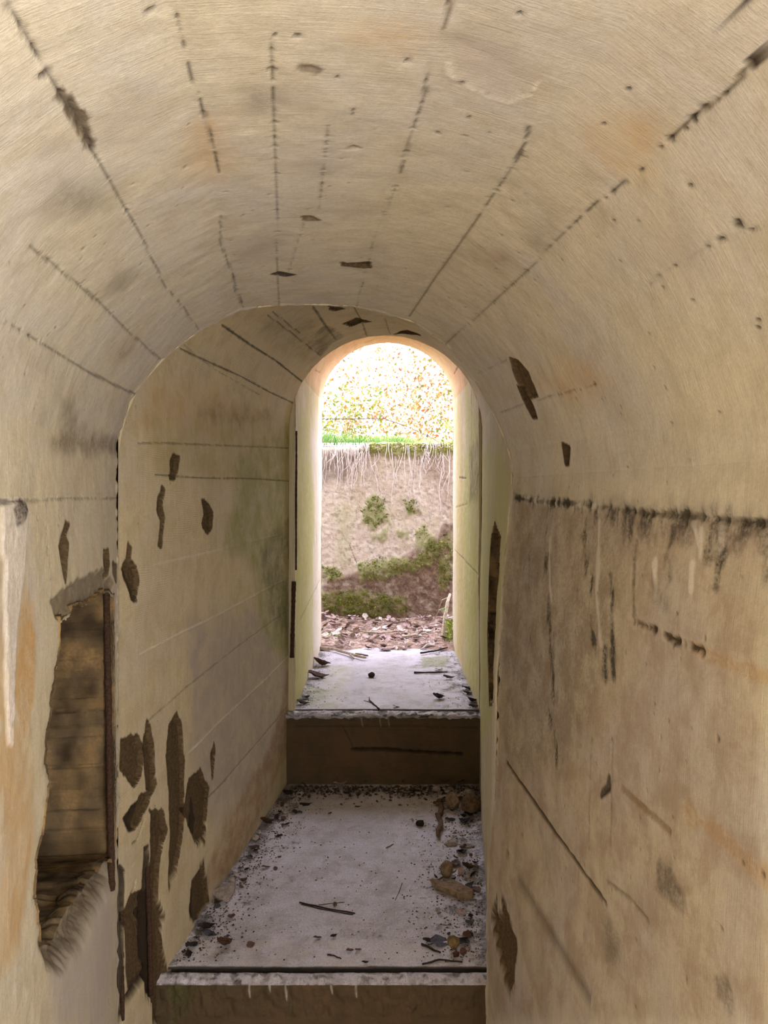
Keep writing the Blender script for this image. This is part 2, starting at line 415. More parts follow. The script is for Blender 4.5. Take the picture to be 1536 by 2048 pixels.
A.line([(1060, 252), (1050, 290), (1028, 326)], {'dark': 1}, 0.005, 0.007, 0.25, 0.002)
A.line([(1028, 326), (1000, 370), (960, 430)], {'dark': .8}, 0.004, 0.004, 0.48, 0.002)
A.line([(960, 430), (930, 470), (890, 530), (850, 590), (818, 632)], {'spall': .75, 'dark': .25}, 0.0055, 0.003, 0.1, 0.001)
A.line([(1536, 100), (1505, 125), (1460, 172), (1385, 240), (1340, 275)], {'spall': .8, 'dark': .5}, 0.005, 0.006, 0.3, 0.002)
A.line([(1340, 275), (1280, 340), (1190, 410), (1130, 465)], 'dark', 0.004, 0.004, 0.58, 0.002)
A.line([(1130, 465), (1050, 545), (980, 610), (893, 688)], {'dark': .65}, 0.003, 0.003, 0.35, 0.001)
A.line([(1536, 445), (1480, 465), (1440, 480), (1395, 505), (1350, 530), (1290, 575)], {'white': .5, 'dark': .4}, 0.004, 0.003, 0.45, 0.002)
A.line([(60, 495), (160, 570), (200, 605), (250, 655), (290, 690), (322, 721)], {'dark': .7}, 0.005, 0.004, 0.3, 0.002)
A.line([(0, 640), (40, 660), (60, 675), (130, 715), (170, 740)], {'dark': .8}, 0.004, 0.004, 0.5, 0.002)
A.line([(170, 740), (220, 765), (270, 790)], {'stain': .8, 'dark': .4}, 0.005, 0.004, 0, 0.001)
A.line([(957, 748), (1012, 720)], {'dark': .5}, 0.003, 0.002, 0.3, 0.001)
A.line([(1000, 824), (1051, 808), (1200, 765)], {'dark': .5}, 0.003, 0.002, 0.35, 0.001)
# --- chips, pits and peels
A.dots([(595, 72, .007), (551, 72, .005), (672, 153, .005), (876, 268, .006), (372, 335, .005), (168, 498, .005), (453, 382, .004), (536, 387, .006),
        (1473, 25, .006), (1038, 22, .006), (815, 123, .005), (940, 232, .004), (1255, 175, .005), (1382, 373, .006), (1480, 446, .010), (1443, 480, .006),
        (1519, 641, .006), (1519, 655, .003), (300, 20, .006), (1385, 240, .009), (1340, 275, .006), (1505, 125, .007), (95, 152, .009), (70, 100, .007),
        (160, 520, .003), (40, 660, .005), (60, 675, .006), (165, 565, .005), (1210, 245, .004), (1349, 530, .005), (617, 418, .004), (625, 480, .004), (505, 553, .003), (1310, 735, .003), (1230, 440, .003), (1070, 560, .003)])
A.poly([(685, 528), (690, 531), (737, 528), (735, 538), (702, 536), (686, 534)], {'spall': 1, 'stain': .6}, 0.006, 0.002, 0.002)
A.poly([(543, 550), (560, 546), (588, 551), (570, 553)], {'dark': 1}, 0.006, 0.002, 0.002)
A.poly([(608, 432), (620, 433), (636, 441), (612, 441)], {'spall': .8, 'orange': .5}, 0.005, 0.002, 0.002)
A.poly([(600, 128), (640, 138), (634, 143), (606, 136)], {'spall': .7}, 0.005, 0.002, 0.002)
A.poly([(690, 297), (705, 291), (722, 297), (708, 299)], {'spall': .7}, 0.004, 0.002, 0.002)
A.line([(893, 118), (902, 148), (950, 180), (1000, 200), (1020, 208), (1060, 190), (1075, 160)], {'white': .75}, 0.006, -0.003, 0.35, 0.004)
A.poly([(893, 75), (950, 70), (1040, 100), (1075, 160), (1000, 190), (930, 165)], {'grey': .6}, 0.002, 0.02, 0.02, 20)
A.poly([(1020, 718), (1036, 722), (1056, 745), (1073, 788), (1060, 794), (1040, 775), (1027, 745)], {'spall': 1, 'stain': .4}, 0.008, 0.003, 0.002)
A.poly([(1036, 774), (1046, 780), (1062, 802), (1073, 832), (1065, 834), (1050, 808)], {'spall': 1, 'dark': .5}, 0.009, 0.002, 0.002)
A.poly([(1127, 890), (1140, 893), (1138, 925), (1132, 926)], {'spall': 1, 'dark': .6}, 0.009, 0.002, 0.002)
A.poly([(445, 545), (565, 520), (585, 470), (520, 440)], {'grey': .5}, 0, 0.03, 0.03, 15)
for x, y, wx, wy, mk in ((250, 250, 120, 90, 'grey'), (560, 190, 110, 60, 'grey'), (510, 190, 30, 40, 'stain'), (100, 320, 90, 110, 'grey'), (640, 330, 90, 70, 'grey'), (1180, 90, 60, 40, 'grey'),
                         (1300, 520, 200, 60, 'grey'), (1080, 470, 80, 50, 'stain'), (170, 410, 110, 60, 'stain'), (240, 700, 40, 30, 'red'), (1150, 760, 160, 60, 'orange'), (1000, 520, 90, 60, 'red'),
                         (420, 300, 60, 140, 'orange'), (780, 60, 130, 60, 'orange'), (1250, 280, 150, 120, 'orange'), (240, 560, 40, 60, 'stain')):
    A.poly([(x + wx * math.cos(q) * .5, y + wy * math.sin(q) * .5) for q in np.linspace(0, 6.28, 12)[:-1]], {mk: .45 if mk != 'stain' else .35}, 0, 0.035, 0.03, 14)
A.scatter_pits(260, uA1, uA2, 0.0, 0.95)
# ragged springing line and its dirt
A.poly([(100, 880), (130, 860), (240, 880), (240, 905), (150, 900), (100, 897)], {'stain': .45, 'red': .4}, 0.002, 0.022, 0.02, 28, 1.0)
A.poly([(120, 800), (150, 790), (170, 850), (220, 880), (130, 880)], {'stain': .35}, 0, 0.02, 0.02, 20)
# left wall: construction joint, drips, peels, the broken-out niche
A.line([(0, 1008), (25, 1000), (40, 997), (60, 1002), (130, 998), (237, 995)], {'dark': .55}, 0.004, 0.003, 0.3, 0.003)
A.line([(0, 1006), (45, 1002)], {'dark': 1}, 0.006, 0.008, 0, 0.004)
A.poly(c4([(0, 170), (150, 150), (185, 260), (175, 450), (160, 700), (120, 1000), (105, 1500), (85, 1850), (50, 1850), (45, 1200), (20, 600), (0, 540)]), {'white': .75, 'grey': .8}, -0.004, 0.006, 0.004, 45)
A.poly(c4([(60, 230), (130, 170), (175, 230), (150, 330), (90, 340)]), {'stain': .9}, 0, 0.006, 0.004)
A.poly(c4([(175, 720), (240, 900), (250, 1500), (170, 1800), (115, 1500), (140, 1000)]), {'orange': .95}, 0, 0.012, 0.012, 25)
A.poly(c4([(0, 600), (30, 1100), (40, 1700), (0, 1700)]), {'orange': .8}, 0, 0.012, 0.012, 25)
A.poly(c5([(60, 0), (220, 0), (230, 700), (130, 1500), (0, 1700), (0, 100)]), {'orange': .7}, 0, 0.02, 0.02, 20)
for p in ([(250, 190), (262, 380)], [(310, 190), (330, 540), (355, 700), (350, 850)], [(395, 180), (405, 300), (400, 480)], [(505, 200), (515, 320)]): A.line(c4(p), {'white': .6, 'stain': .4}, 0.005, -0.002, 0.2, 0.003)
A.poly(c4([(450, 325), (472, 345), (445, 420), (467, 470), (458, 600), (447, 725), (430, 640), (403, 490), (425, 400)]), {'spall': 1, 'dark': .25}, 0.012, 0.003, 0.002)
A.poly(c4([(703, 515), (742, 515), (747, 600), (730, 695), (705, 620)]), {'spall': 1}, 0.010, 0.003, 0.002)
A.poly(c4([(768, 600), (792, 615), (787, 725), (766, 660)]), {'spall': .9, 'dark': .4}, 0.010, 0.003, 0.002)
A.poly(c4([(355, 860), (520, 730), (700, 650), (770, 740), (740, 800), (600, 880), (470, 930), (400, 985), (380, 960)]), {'spall': .55, 'stain': .3}, 0.008, 0.006, 0.004)
niche = c4([(400, 985), (470, 955), (490, 905), (580, 890), (640, 840), (700, 805), (770, 815), (772, 1300), (780, 1700), (785, 2000)]) + c5([(780, 640), (778, 930), (735, 905), (600, 1040), (430, 1270), (330, 1490), (280, 1440), (240, 1150), (245, 920), (300, 680), (325, 420), (340, 380), (310, 240), (320, 60)]) + c4([(345, 1650), (355, 1500), (372, 1400), (408, 1150)])
recess(A, niche, 0.26, 'wall_left_recess')
# scar where the niche's sill has broken away, sloping down out of the recess
A.poly(c5([(735, 905), (772, 930), (760, 1040), (560, 1480), (420, 1650), (340, 1600), (290, 1450), (430, 1270), (600, 1040)]), {'spall': .75, 'grey': .5}, 0.035, 0.006, 0.02, 40)
A.poly(c5([(600, 1500), (740, 1000), (760, 1400), (740, 1800), (690, 2040), (380, 2040), (330, 1700)]), {'grey': .9, 'white': .25}, 0, 0.01, 0.02, 30)
for p in ([(525, 1520), (600, 1450), (690, 1395)],): A.line(c4(p), {'dark': .9}, 0.010, 0.012, 0, 0.004)
A.line(c5([(480, 560), (590, 480), (715, 375)]), {'dark': .9}, 0.011, 0.012, 0, 0.004)
A.poly(c4([(560, 1830), (720, 1760), (725, 1900), (590, 1910)]), {'orange': .9}, 0.006, 0.006, 0.004)
A.line(c4([(405, 1248), (720, 1262)]), {'dark': .6}, 0.003, 0.003, 0, 0.002)
for p in (c5([(430, 1170), (560, 1130), (545, 1190), (470, 1220)]), c5([(560, 1020), (650, 1000), (640, 1060)])): A.poly(p, {'dark': .5}, 0.008, 0.006, 0.004)
A.poly([(1028, 1000), (1095, 1008), (1190, 1016), (1300, 1029), (1400, 1035), (1536, 1052), (1536, 2040), (975, 2040), (978, 1700), (1000, 1300)], {'red': .42}, 0, 0.01, 0.012, 40)  # brown tint puts the right wall's shade into its colour
# right wall: mouldy springing, drip marks, board seams
A.lw, A.ld, A.la = 1.3, 0.8, 1.15
A.pits = False
mold = [(1030, 995), (1095, 1005), (1190, 1012), (1300, 1025), (1400, 1031), (1470, 1040), (1536, 1048)]
A.line(mold, {'stain': .95}, 0.008, 0.003, 0.0, 0.010, freq=45)
A.line(mold, {'dark': .55}, 0.004, 0.003, 0.5, 0.006, freq=60)
A.line(mold[:3], {'white': .6}, 0.005, -0.004, 0.4, 0.004)
A.line([(x, y + 14) for x, y in mold[2:]], {'stain': .6, 'grey': .7}, 0.020, 0, 0.25, 0.02, freq=30)
A.poly([(1360, 1040), (1536, 1060), (1536, 1090), (1500, 1080), (1470, 1110), (1440, 1075)], {'stain': .55, 'grey': .6}, 0, 0.02, 0.015, 30)
for p, wd, a in (([(1097, 1020), (1093, 1130), (1095, 1220), (1104, 1310), (1100, 1430), (1115, 1520)], .014, .75), ([(1060, 1020), (1055, 1150), (1060, 1280)], .012, .45), ([(1165, 1020), (1172, 1110), (1183, 1160), (1181, 1250), (1192, 1300)], .006, .85),
                 ([(1170, 1060), (1174, 1140)], .016, .8), ([(1222, 1140), (1225, 1200), (1222, 1260), (1225, 1300)], .007, .85), ([(1205, 1300), (1210, 1350)], .012, .8), ([(1222, 1310), (1228, 1350)], .008, .8),
                 ([(1258, 1060), (1252, 1090)], .012, .7), ([(1270, 1080), (1268, 1160), (1265, 1230)], .005, .6), ([(1343, 1070), (1335, 1110), (1340, 1152)], .009, .65), ([(1412, 1050), (1418, 1110)], .012, .8), ([(1447, 1100), (1440, 1135), (1434, 1175)], .008, .9),
                 ([(1530, 1090), (1532, 1160)], .008, .6), ([(1310, 1180), (1330, 1215)], .010, .35), ([(1128, 1250), (1138, 1310)], .008, .6), ([(1100, 1300), (1108, 1400)], .012, .8)):
    A.line(p, {'stain': a}, wd, 0.001, 0.12, 0.006, freq=35)
for p in ([(1100, 1080), (1103, 1200)], [(1313, 1120), (1311, 1190)], [(1390, 1050), (1400, 1090)], [(1405, 1060), (1402, 1110)], [(1448, 1060), (1444, 1105)], [(1385, 1130), (1384, 1180)], [(1200, 1040), (1195, 1180), (1200, 1290)]): A.line(p, {'white': .6}, 0.006, -0.001, 0.15, 0.004, freq=35)
A.poly([(1030, 1000), (1240, 1015), (1230, 1290), (1130, 1540), (1010, 1560), (1000, 1250)], {'stain': .28}, 0, 0.03, 0.05, 22)
A.line([(1265, 1240), (1310, 1260), (1345, 1280), (1400, 1300)], {'spall': .9, 'dark': .4}, 0.005, 0.006, 0.5, 0.005, freq=110)
A.line([(1400, 1300), (1450, 1325), (1536, 1355)], {'orange': .4}, 0.008, 0.002, 0, 0.006)
A.line([(1012, 1525), (1033, 1556), (1085, 1632), (1135, 1702), (1180, 1760), (1215, 1808)], {'spall': .8, 'dark': .35}, 0.0045, 0.004, 0.15, 0.001)
A.line([(1010, 1700), (1040, 1760), (1070, 1820), (1110, 1880), (1150, 1950), (1180, 2000)], {'dark': .45}, 0.003, 0.003, 0.35, 0.002)
A.line([(1215, 1760), (1260, 1795), (1300, 1840)], {'dark': .4}, 0.003, 0.003, 0.35, 0.002)
A.line([(1245, 1575), (1290, 1615), (1340, 1660)], {'dark': .3, 'orange': .5}, 0.005, 0.002, 0.2, 0.002)
A.line([(1380, 1625), (1450, 1680), (1536, 1760)], {'orange': .4}, 0.012, 0.001, 0, 0.01)
A.line([(1183, 1480), (1180, 1560), (1178, 1700)], {'stain': .5}, 0.003, 0.001, 0.2, 0.001)
A.line([(1222, 1480), (1222, 1690)], {'stain': .3}, 0.003, 0.001, 0.2, 0.001)
A.poly(c7([(160, 1020), (143, 1100), (158, 1250), (190, 1330), (205, 1420), (230, 1467), (247, 1420), (240, 1330), (252, 1260), (235, 1130), (205, 1060), (185, 1020), (192, 1080), (170, 1110)]), {'spall': 1, 'stain': .3}, 0.010, 0.003, 0.002)
A.poly(c7([(735, 390), (733, 455), (695, 483), (700, 465), (722, 440)]), {'dark': .9}, 0.006, 0.001, 0.002)
A.poly(c7([(990, 830), (1050, 800), (1060, 900), (1110, 1030), (1040, 1050), (990, 960)]), {'stain': .55}, 0.001, 0.02, 0.008, 40)
A.poly(c7([(1290, 1420), (1320, 1440), (1370, 1540), (1340, 1560), (1290, 1500)]), {'stain': .5}, 0.001, 0.02, 0.008, 40)
A.poly(c7([(690, 1030), (790, 1200), (800, 1380), (720, 1300)]), {'stain': .45}, 0, 0.02, 0.02, 30)
A.dots([(1353, 1227, .005), (1298, 1253, .004), (1345, 1290, .006), (1435, 1477, .005), (1335, 1440, .004), (1527, 1750, .006), (1293, 1580, .004), (1131, 1710, .004), (1350, 1715, .004), (1320, 1475, .003)])
A.scatter_pits(150, uA2, uA2 + 0.8, 0.0, 1.0)
# broken arris at the far end
A.disp[:, :6] += (fbm(A.U[:, :6] * 55, A.T[:, :6] * 40, 3, 3) * 0.010)
wl = A.build('wall_left_near', M_nearL, None, uA1, label='tan board-marked concrete wall with a broken-out niche beside the bend')
M_recess = concrete('broken_concrete_shaded', RGB(116, 98, 74), RGB(92, 76, 54), RGB(128, 104, 70), saw='u', patch=0.8, bump=1.6)  # broken concrete darkened further, the hollow's shade put into the colour
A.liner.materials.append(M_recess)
ro = bpy.data.objects.new('recess', A.liner); C.objects.link(ro); ro.parent = wl; ro['label'] = 'broken-out hollow in the wall, its shade put into the dark colour'
A.build('ceiling_near', M_near, uA1, uA2, label='tan board-marked concrete vault over the near passage')
A.build('wall_right_near', M_nearR, uA2, None, label='brown board-marked concrete wall with a mouldy line and drip stains')

# ------------------------------------------------------------------ middle length
def archpts(x0, x1, y0, y1, zs, zc, n=18, e=2.0):
    """springing to springing over the crown, from (x0,y0) to (x1,y1)"""
    out = []
    for q in np.linspace(math.pi, 0, n):
        c, s_ = math.cos(q), math.sin(q)
        f = 0.5 + 0.5 * math.copysign(abs(c) ** (2 / e), c)
        out.append(Vector((x0 + (x1 - x0) * f, y0 + (y1 - y0) * f, zs + (zc - zs) * abs(s_) ** (2 / e))))
    return out
nB = 19
B0 = [Vector((CO.x, CO.y, -0.02))] + archpts(-0.608, 0.318, 1.716, 1.838, CZ + 0.27, CZ + 0.70, nB) + [Vector((0.308, 1.836, CZ - 0.10)), Vector((0.278, 1.832, CZ - 0.45)), Vector((0.262, 1.83, -0.02))]
B1 = [Vector((-0.418, D2, -0.02))] + archpts(-0.412, 0.425, D2, D2, CZ + 0.28, CZ + 0.685, nB) + [Vector((0.422, D2, CZ - 0.10)), Vector((0.418, D2, CZ - 0.45)), Vector((0.413, D2, -0.02))]
lenB = np.concatenate([[0], np.cumsum([(B0[i + 1] - B0[i]).length for i in range(len(B0) - 1)])])
uB1, uB2 = lenB[1], lenB[nB]
usB = dens([(0, 0.55, 0.02), (0.55, uB1 + 0.35, 0.0034), (uB1 + 0.35, uB2, 0.005), (uB2, uB2 + 1.3, 0.006), (uB2 + 1.3, lenB[-1] + .02, 0.02)])
B = Loft(B0, B1, usB, lambda L: np.linspace(0, L, 440), (0, 2.5, CZ - 0.3), seed=2, wav=0.004, lump=0.0013)
for p, mk, wd, dp, ds in (([(361, 697), (420, 724), (480, 752), (540, 785), (593, 808)], {'dark': .8}, .004, .004, .2), ([(443, 650), (500, 690), (550, 720), (608, 765)], {'dark': .75, 'stain': .5}, .005, .004, .15),
                          ([(545, 622), (575, 648), (600, 668)], {'dark': .7}, .003, .003, .1), ([(535, 630), (590, 670), (618, 695), (640, 712)], {'dark': .7}, .003, .003, .15), ([(625, 614), (650, 650), (672, 680)], {'dark': .6, 'stain': .5}, .006, .004, .1),
                          ([(706, 613), (722, 640), (733, 672)], {'dark': .7}, .004, .004, .2), ([(770, 636), (780, 668)], {'dark': .5}, .004, .003, .2), ([(275, 887), (330, 885), (420, 890), (500, 893), (590, 896)], {'dark': .55}, .003, .003, .3), ([(309, 950), (400, 955), (500, 958), (588, 962)], {'dark': .7}, .003, .003, .15),
                          ([(307, 1129), (365, 1115), (425, 1102), (580, 1065)], {'white': .5}, .004, -.002, .3), ([(281, 1307), (330, 1282), (450, 1221), (585, 1155)], {'white': .65}, .004, -.003, .3), ([(375, 1507), (450, 1433), (520, 1370), (583, 1312)], {'white': .7}, .004, -.003, .15),
                          ([(300, 1440), (380, 1370), (480, 1290), (585, 1220)], {'dark': .4}, .003, .002, .35), ([(412, 1600), (450, 1560), (520, 1480), (580, 1410)], {'dark': .5, 'white': .2}, .004, .003, .2), ([(370, 690), (430, 740), (520, 790)], {'dark': .4}, .003, .002, .5)):
    B.line(p, mk, wd, dp, ds, 0.0015)
for p in (c2([(800, 840), (830, 850), (825, 900), (810, 950), (790, 945), (790, 870)]), c4([(1095, 90), (1115, 110), (1105, 200), (1120, 290), (1112, 400), (1105, 500), (1085, 480), (1095, 300), (1070, 240), (1080, 160)]),
          c4([(1375, 175), (1400, 175), (1450, 260), (1440, 360), (1415, 400), (1370, 330), (1390, 270)]), c4([(880, 475), (895, 500), (890, 580), (940, 670), (945, 730), (920, 865), (905, 850), (870, 750), (835, 640), (860, 580)]),
          c5([(1005, -20), (1025, 0), (1050, 150), (1060, 400), (1040, 460), (1000, 430), (990, 200), (985, 100)]), c5([(1210, -86), (1240, 0), (1255, 250), (1250, 480), (1250, 720), (1210, 1000), (1165, 1110), (1150, 1000), (1165, 700), (1150, 450), (1140, 200), (1160, 0)]),
          c5([(1290, 370), (1360, 310), (1420, 430), (1410, 560), (1390, 800), (1330, 790), (1270, 640), (1250, 590), (1280, 480)]), c5([(1395, 950), (1410, 1060), (1410, 1200), (1340, 1370), (1300, 1300), (1310, 1100)]), c5([(1455, 130), (1465, 200), (1445, 360), (1435, 200)]),
          c5([(830, 100), (940, 70), (980, 150), (960, 350), (920, 420), (880, 380), (820, 290)]), c5([(1020, 580), (1110, 590), (1140, 720), (1090, 900), (1070, 1200), (1110, 1300), (1100, 1450), (1130, 1650), (1120, 2040), (1040, 2040), (1035, 1700), (1030, 600)]),
          c5([(880, 1180), (960, 1130), (980, 1230), (960, 1350), (850, 1400), (840, 1300)]), c5([(860, 640), (960, 480), (1030, 470), (1000, 560), (930, 700), (890, 720)]), c5([(850, 1330), (980, 1250), (980, 1700), (900, 1850), (860, 1700)]),
          [(658, 613), (690, 617), (670, 622), (664, 620)], [(688, 646), (712, 637), (740, 643), (716, 647), (702, 653)], [(788, 668), (815, 660), (838, 668), (842, 671)]):
    B.poly(p, {'spall': 1, 'stain': .2}, 0.011, 0.0075, 0.002, 80, 0.3)
for p in (c5([(990, 80), (1005, 250), (1010, 400), (1000, 430), (985, 250)]), c5([(1280, 400), (1300, 380), (1290, 480), (1270, 600), (1255, 570)]), c5([(1325, 500), (1345, 650), (1330, 800), (1315, 680)]), c5([(1310, 1130), (1325, 1120), (1320, 1300), (1300, 1270)]), c5([(1140, 220), (1155, 260), (1160, 420), (1148, 400)]), c4([(850, 640), (880, 690), (930, 860), (900, 840)]), c5([(850, 640), (900, 560), (960, 520), (910, 700), (880, 720)])):
    B.poly(p, {'dark': .9}, 0.008, 0.002, 0.002)
B.poly(c5([(985, 840), (1012, 830), (1030, 1300), (1035, 1880), (1000, 1800), (975, 1500), (972, 1100), (980, 960)]), {'dark': 1}, 0.035, 0.003, 0.003)
B.poly(c5([(812, 960), (842, 1000), (835, 1400), (830, 1960), (812, 2040)]), {'dark': 1}, 0.03, 0.003, 0.003)
B.line(c5([(1000, 1660), (930, 1800), (850, 1930)]), {'dark': .9}, 0.006, 0.012, 0, 0.003)
B.line(c5([(920, 1060), (915, 1120), (890, 1150)]), {'dark': .9}, 0.004, 0.010, 0, 0.003)
B.line(c5([(985, 640), (930, 790), (905, 810)]), {'dark': .9}, 0.003, 0.008, 0, 0.002)
B.poly([(480, 900), (592, 850), (592, 1300), (560, 1310), (520, 1260), (500, 1120), (450, 1090)], {'moss': .75}, 0, 0.05, 0.05, 16)
B.poly([(505, 980), (590, 960), (590, 1040), (480, 1095)], {'moss': .55, 'white': .35}, 0, 0.03, 0.03, 20)
B.poly([(520, 1100), (585, 1030), (580, 1280), (540, 1230)], {'moss': .5, 'stain': .45}, 0, 0.03, 0.03, 20)
B.poly([(300, 840), (590, 830), (590, 960), (300, 960)], {'moss': .3, 'orange': .3}, 0, 0.05, 0.05, 14)
B.poly([(400, 820), (540, 820), (530, 850), (420, 840)], {'orange': .5, 'stain': .3}, 0.002, 0.03, 0.03, 25, 1.0)
B.poly([(300, 740), (500, 820), (420, 880), (270, 860)], {'orange': .45}, 0, 0.04, 0.04, 15)
B.poly([(380, 1250), (585, 1200), (580, 1480), (440, 1650), (380, 1560)], {'grey': .8}, 0, 0.05, 0.06, 12)
B.poly([(585, 1330), (582, 1500), (470, 1740), (400, 1790), (430, 1680), (540, 1500)], {'red': .5, 'orange': .3}, 0, 0.03, 0.03, 20)
B.line([(578, 1500), (520, 1590), (440, 1740)], {'orange': .6}, 0.02, 0, 0, 0.01)
B.poly([(520, 640), (640, 640), (640, 720), (600, 730), (540, 690)], {'stain': .25}, 0, 0.04, 0.04, 20)
B.poly([(615, 690), (640, 715), (690, 670), (650, 650)], {'stain': .5}, 0.003, 0.02, 0.01, 40)
B.scatter_pits(120, 0.6, uB1 + 0.6, 0, 1.5)
# right side, seen edge-on: greenish, and broken open by a slot
B.poly([(1000, 880), (1040, 960), (1020, 1120), (990, 1420), (960, 1500), (955, 900)], {'moss': .95}, 0, 0.05, 0.05, 15)
slot = [(991, 1045), (1002, 1075), (1001, 1150), (996, 1200), (993, 1290), (990, 1405), (980, 1405), (977, 1300), (980, 1150), (984, 1075)]
recess(B, slot, 0.14, 'slot_recess')
B.poly([(1020, 1000), (1026, 1060), (1012, 1140), (1000, 1330), (995, 1640), (985, 1640), (990, 1300), (1002, 1080)], {'white': .7}, -0.003, 0.01, 0.01)
B.disp[:, :2] *= 0.3
B.build('wall_left_middle', M_mid, None, uB1 + 0.02, label='board-marked concrete wall peeling low down, green towards the doorway')
B.build('ceiling_middle', M_mid, uB1 + 0.02, uB2 - 0.02, label='board-marked concrete vault before the doorway')
wr = B.build('wall_right_middle', M_door, uB2 - 0.02, None, label='pale greenish concrete wall broken open by a narrow slot')  # lighter doorway concrete stands in for light missing on this wall

B.liner.materials.append(M_recess)
ro = bpy.data.objects.new('recess', B.liner); C.objects.link(ro); ro.parent = wr; ro['label'] = 'dark narrow slot broken into the wall'
# ------------------------------------------------------------------ doorway length, up to the mouth
C0 = [Vector((-0.387, D2, ZB - 0.1))] + archpts(-0.387, 0.413, D2, D2, CZ + 0.53, CZ + 0.925, nB) + [Vector((0.413, D2, ZB - 0.1))]
C1 = [Vector((-0.385, D3, ZB - 0.1))] + archpts(-0.378, 0.421, D3, D3, CZ + 0.555, CZ + 0.915, nB) + [Vector((0.421, D3, ZB - 0.1))]
lenC = np.concatenate([[0], np.cumsum([(C0[i + 1] - C0[i]).length for i in range(len(C0) - 1)])])
uC1, uC2 = lenC[1], lenC[nB]
Cc = Loft(C0, C1, lambda L: np.arange(0, L, 0.0055), lambda L: np.linspace(0, L, 260), (0, 4, CZ - 0.3), seed=3, wav=0.004, lump=0.0018)
Cc.poly([(596, 830), (618, 800), (628, 1000), (625, 1300), (600, 1420), (590, 1400)], {'moss': .8}, 0, 0.06, 0.06, 14)
Cc.poly([(610, 760), (640, 770), (636, 860), (615, 870)], {'moss': .4, 'orange': .4}, 0, 0.06, 0.06, 14)
Cc.poly([(622, 850), (645, 790), (643, 1290), (612, 1380), (610, 1250), (625, 1050)], {'white': .9}, 0, 0.08, 0.08, 10)  # daylight on the reveal's outer end, painted in as white
Cc.poly([(930, 760), (990, 850), (990, 1100), (958, 1420), (930, 1350), (925, 1000)], {'moss': .95}, 0, 0.08, 0.08, 12)
Cc.poly([(908, 800), (925, 790), (928, 1330), (908, 1290)], {'orange': .6, 'moss': .4}, 0, 0.05, 0.06, 12)
Cc.poly([(906, 900), (914, 900), (914, 1290), (906, 1290)], {'grey': .9, 'white': .5}, 0, 0.03, 0.03, 12)
Cc.poly([(940, 900), (975, 880), (970, 1000), (940, 1000)], {'stain': .4}, 0.002, 0.04, 0.03, 25)
Cc.poly([(938, 1000), (948, 1000), (945, 1150), (936, 1180)], {'white': .6}, 0, 0.03, 0.03, 25)
for p in ([(943, 780), (943, 940)], [(963, 900), (966, 1000)], [(957, 940), (950, 980)], [(918, 956), (932, 956)], [(633, 1030), (634, 1090)], [(916, 735), (908, 748)], [(605, 745), (612, 755)]): Cc.line(p, {'dark': .8}, .006, .004, .1, .003)
Cc.line([(600, 1240), (640, 1160)], {'dark': .4}, .006, .003, .1, .003)
for p in ([(912, 1014), (935, 1007)], [(910, 1100), (960, 1150)], [(630, 740), (640, 745)]): Cc.line(p, {'dark': .5}, .005, .003, .2, .003)
Cc.build('wall_left_doorway', M_door, None, uC1, label='doorway reveal with daylight painted white on its outer end, green at its inner end')
Cc.build('ceiling_doorway', M_doorC, uC1, uC2, label='pinkish arched soffit of the doorway')
Cc.build('wall_right_doorway', M_door, uC2, None, label='doorway reveal covered in yellow-green algae')

def ring(name, Pa, Pb, mat, label, n=5):
    """the end face between two profiles of unlike size"""
    Pa, Pb = [Vector(p) for p in Pa], [Vector(p) for p in Pb]
    def res(P, k=90):
        l = np.concatenate([[0], np.cumsum([(P[i + 1] - P[i]).length for i in range(len(P) - 1)])])
        return [[np.interp(x, l, [p[c] for p in P]) for c in range(3)] for x in np.linspace(0, l[-1], k)]
    a, b = res(Pa), res(Pb)
    L = Loft(a, b, lambda l: np.linspace(0, l, 90), lambda l: np.linspace(0, l, n), (0, 2.6, CZ), seed=4, wav=0.0, lump=0.0)
    return L.build(name, mat, label=label)
ring('trim_1', PA, B0, M_mid, 'end face of the near vault, set below the next one')
ring('trim_2', B1, C0, M_door, 'concrete face around the doorway')
big = [Vector((-3, D3, -0.3)), Vector((-3, D3, CZ + 1.5))] + [Vector((x, D3, CZ + 1.5)) for x in np.linspace(-2, 2, 9)] + [Vector((3, D3, CZ + 1.5)), Vector((3, D3, -0.3))]
ring('wall_facade', C1, big, M_facade, 'outer concrete face of the bunker')

# ------------------------------------------------------------------ mesh helpers
def mesh(name, verts, faces, mat=None, parent=None, smooth=False, tint=None):
    me = bpy.data.meshes.new(name); me.from_pydata([tuple(v) for v in verts], [], faces); me.update()
    if smooth: me.polygons.foreach_set('use_smooth', np.ones(len(me.polygons), bool))
    if tint is not None:
        at = me.attributes.new('tint', 'FLOAT_COLOR', 'POINT')
        t = np.array(tint, np.float32)
        if t.ndim == 1: t = np.tile(t, (len(verts), 1))
        at.data.foreach_set('color', t.reshape(-1))
    if mat: me.materials.append(mat)
    o = bpy.data.objects.new(name, me); C.objects.link(o)
    if parent: o.parent = parent
    return o
def tag(o, label, cat, group=None, kind=None):
    o['label'] = label; o['category'] = cat
    if group: o['group'] = group
    if kind: o['kind'] = kind
    return o
def thing(name, label, cat, loc, group=None):
    o = bpy.data.objects.new(name, None); C.objects.link(o); o.location = loc; o.empty_display_size = 0.05
    return tag(o, label, cat, group)
def box(name, x0, x1, y0, y1, z0, z1, mat, label):
    v = [(x, y, z) for x in (x0, x1) for y in (y0, y1) for z in (z0, z1)]
    f = [(0, 1, 3, 2), (4, 6, 7, 5), (0, 4, 5, 1), (2, 3, 7, 6), (0, 2, 6, 4), (1, 5, 7, 3)]
    o = mesh(name, v, f, mat); o['kind'] = 'structure'; o['label'] = label
    return o
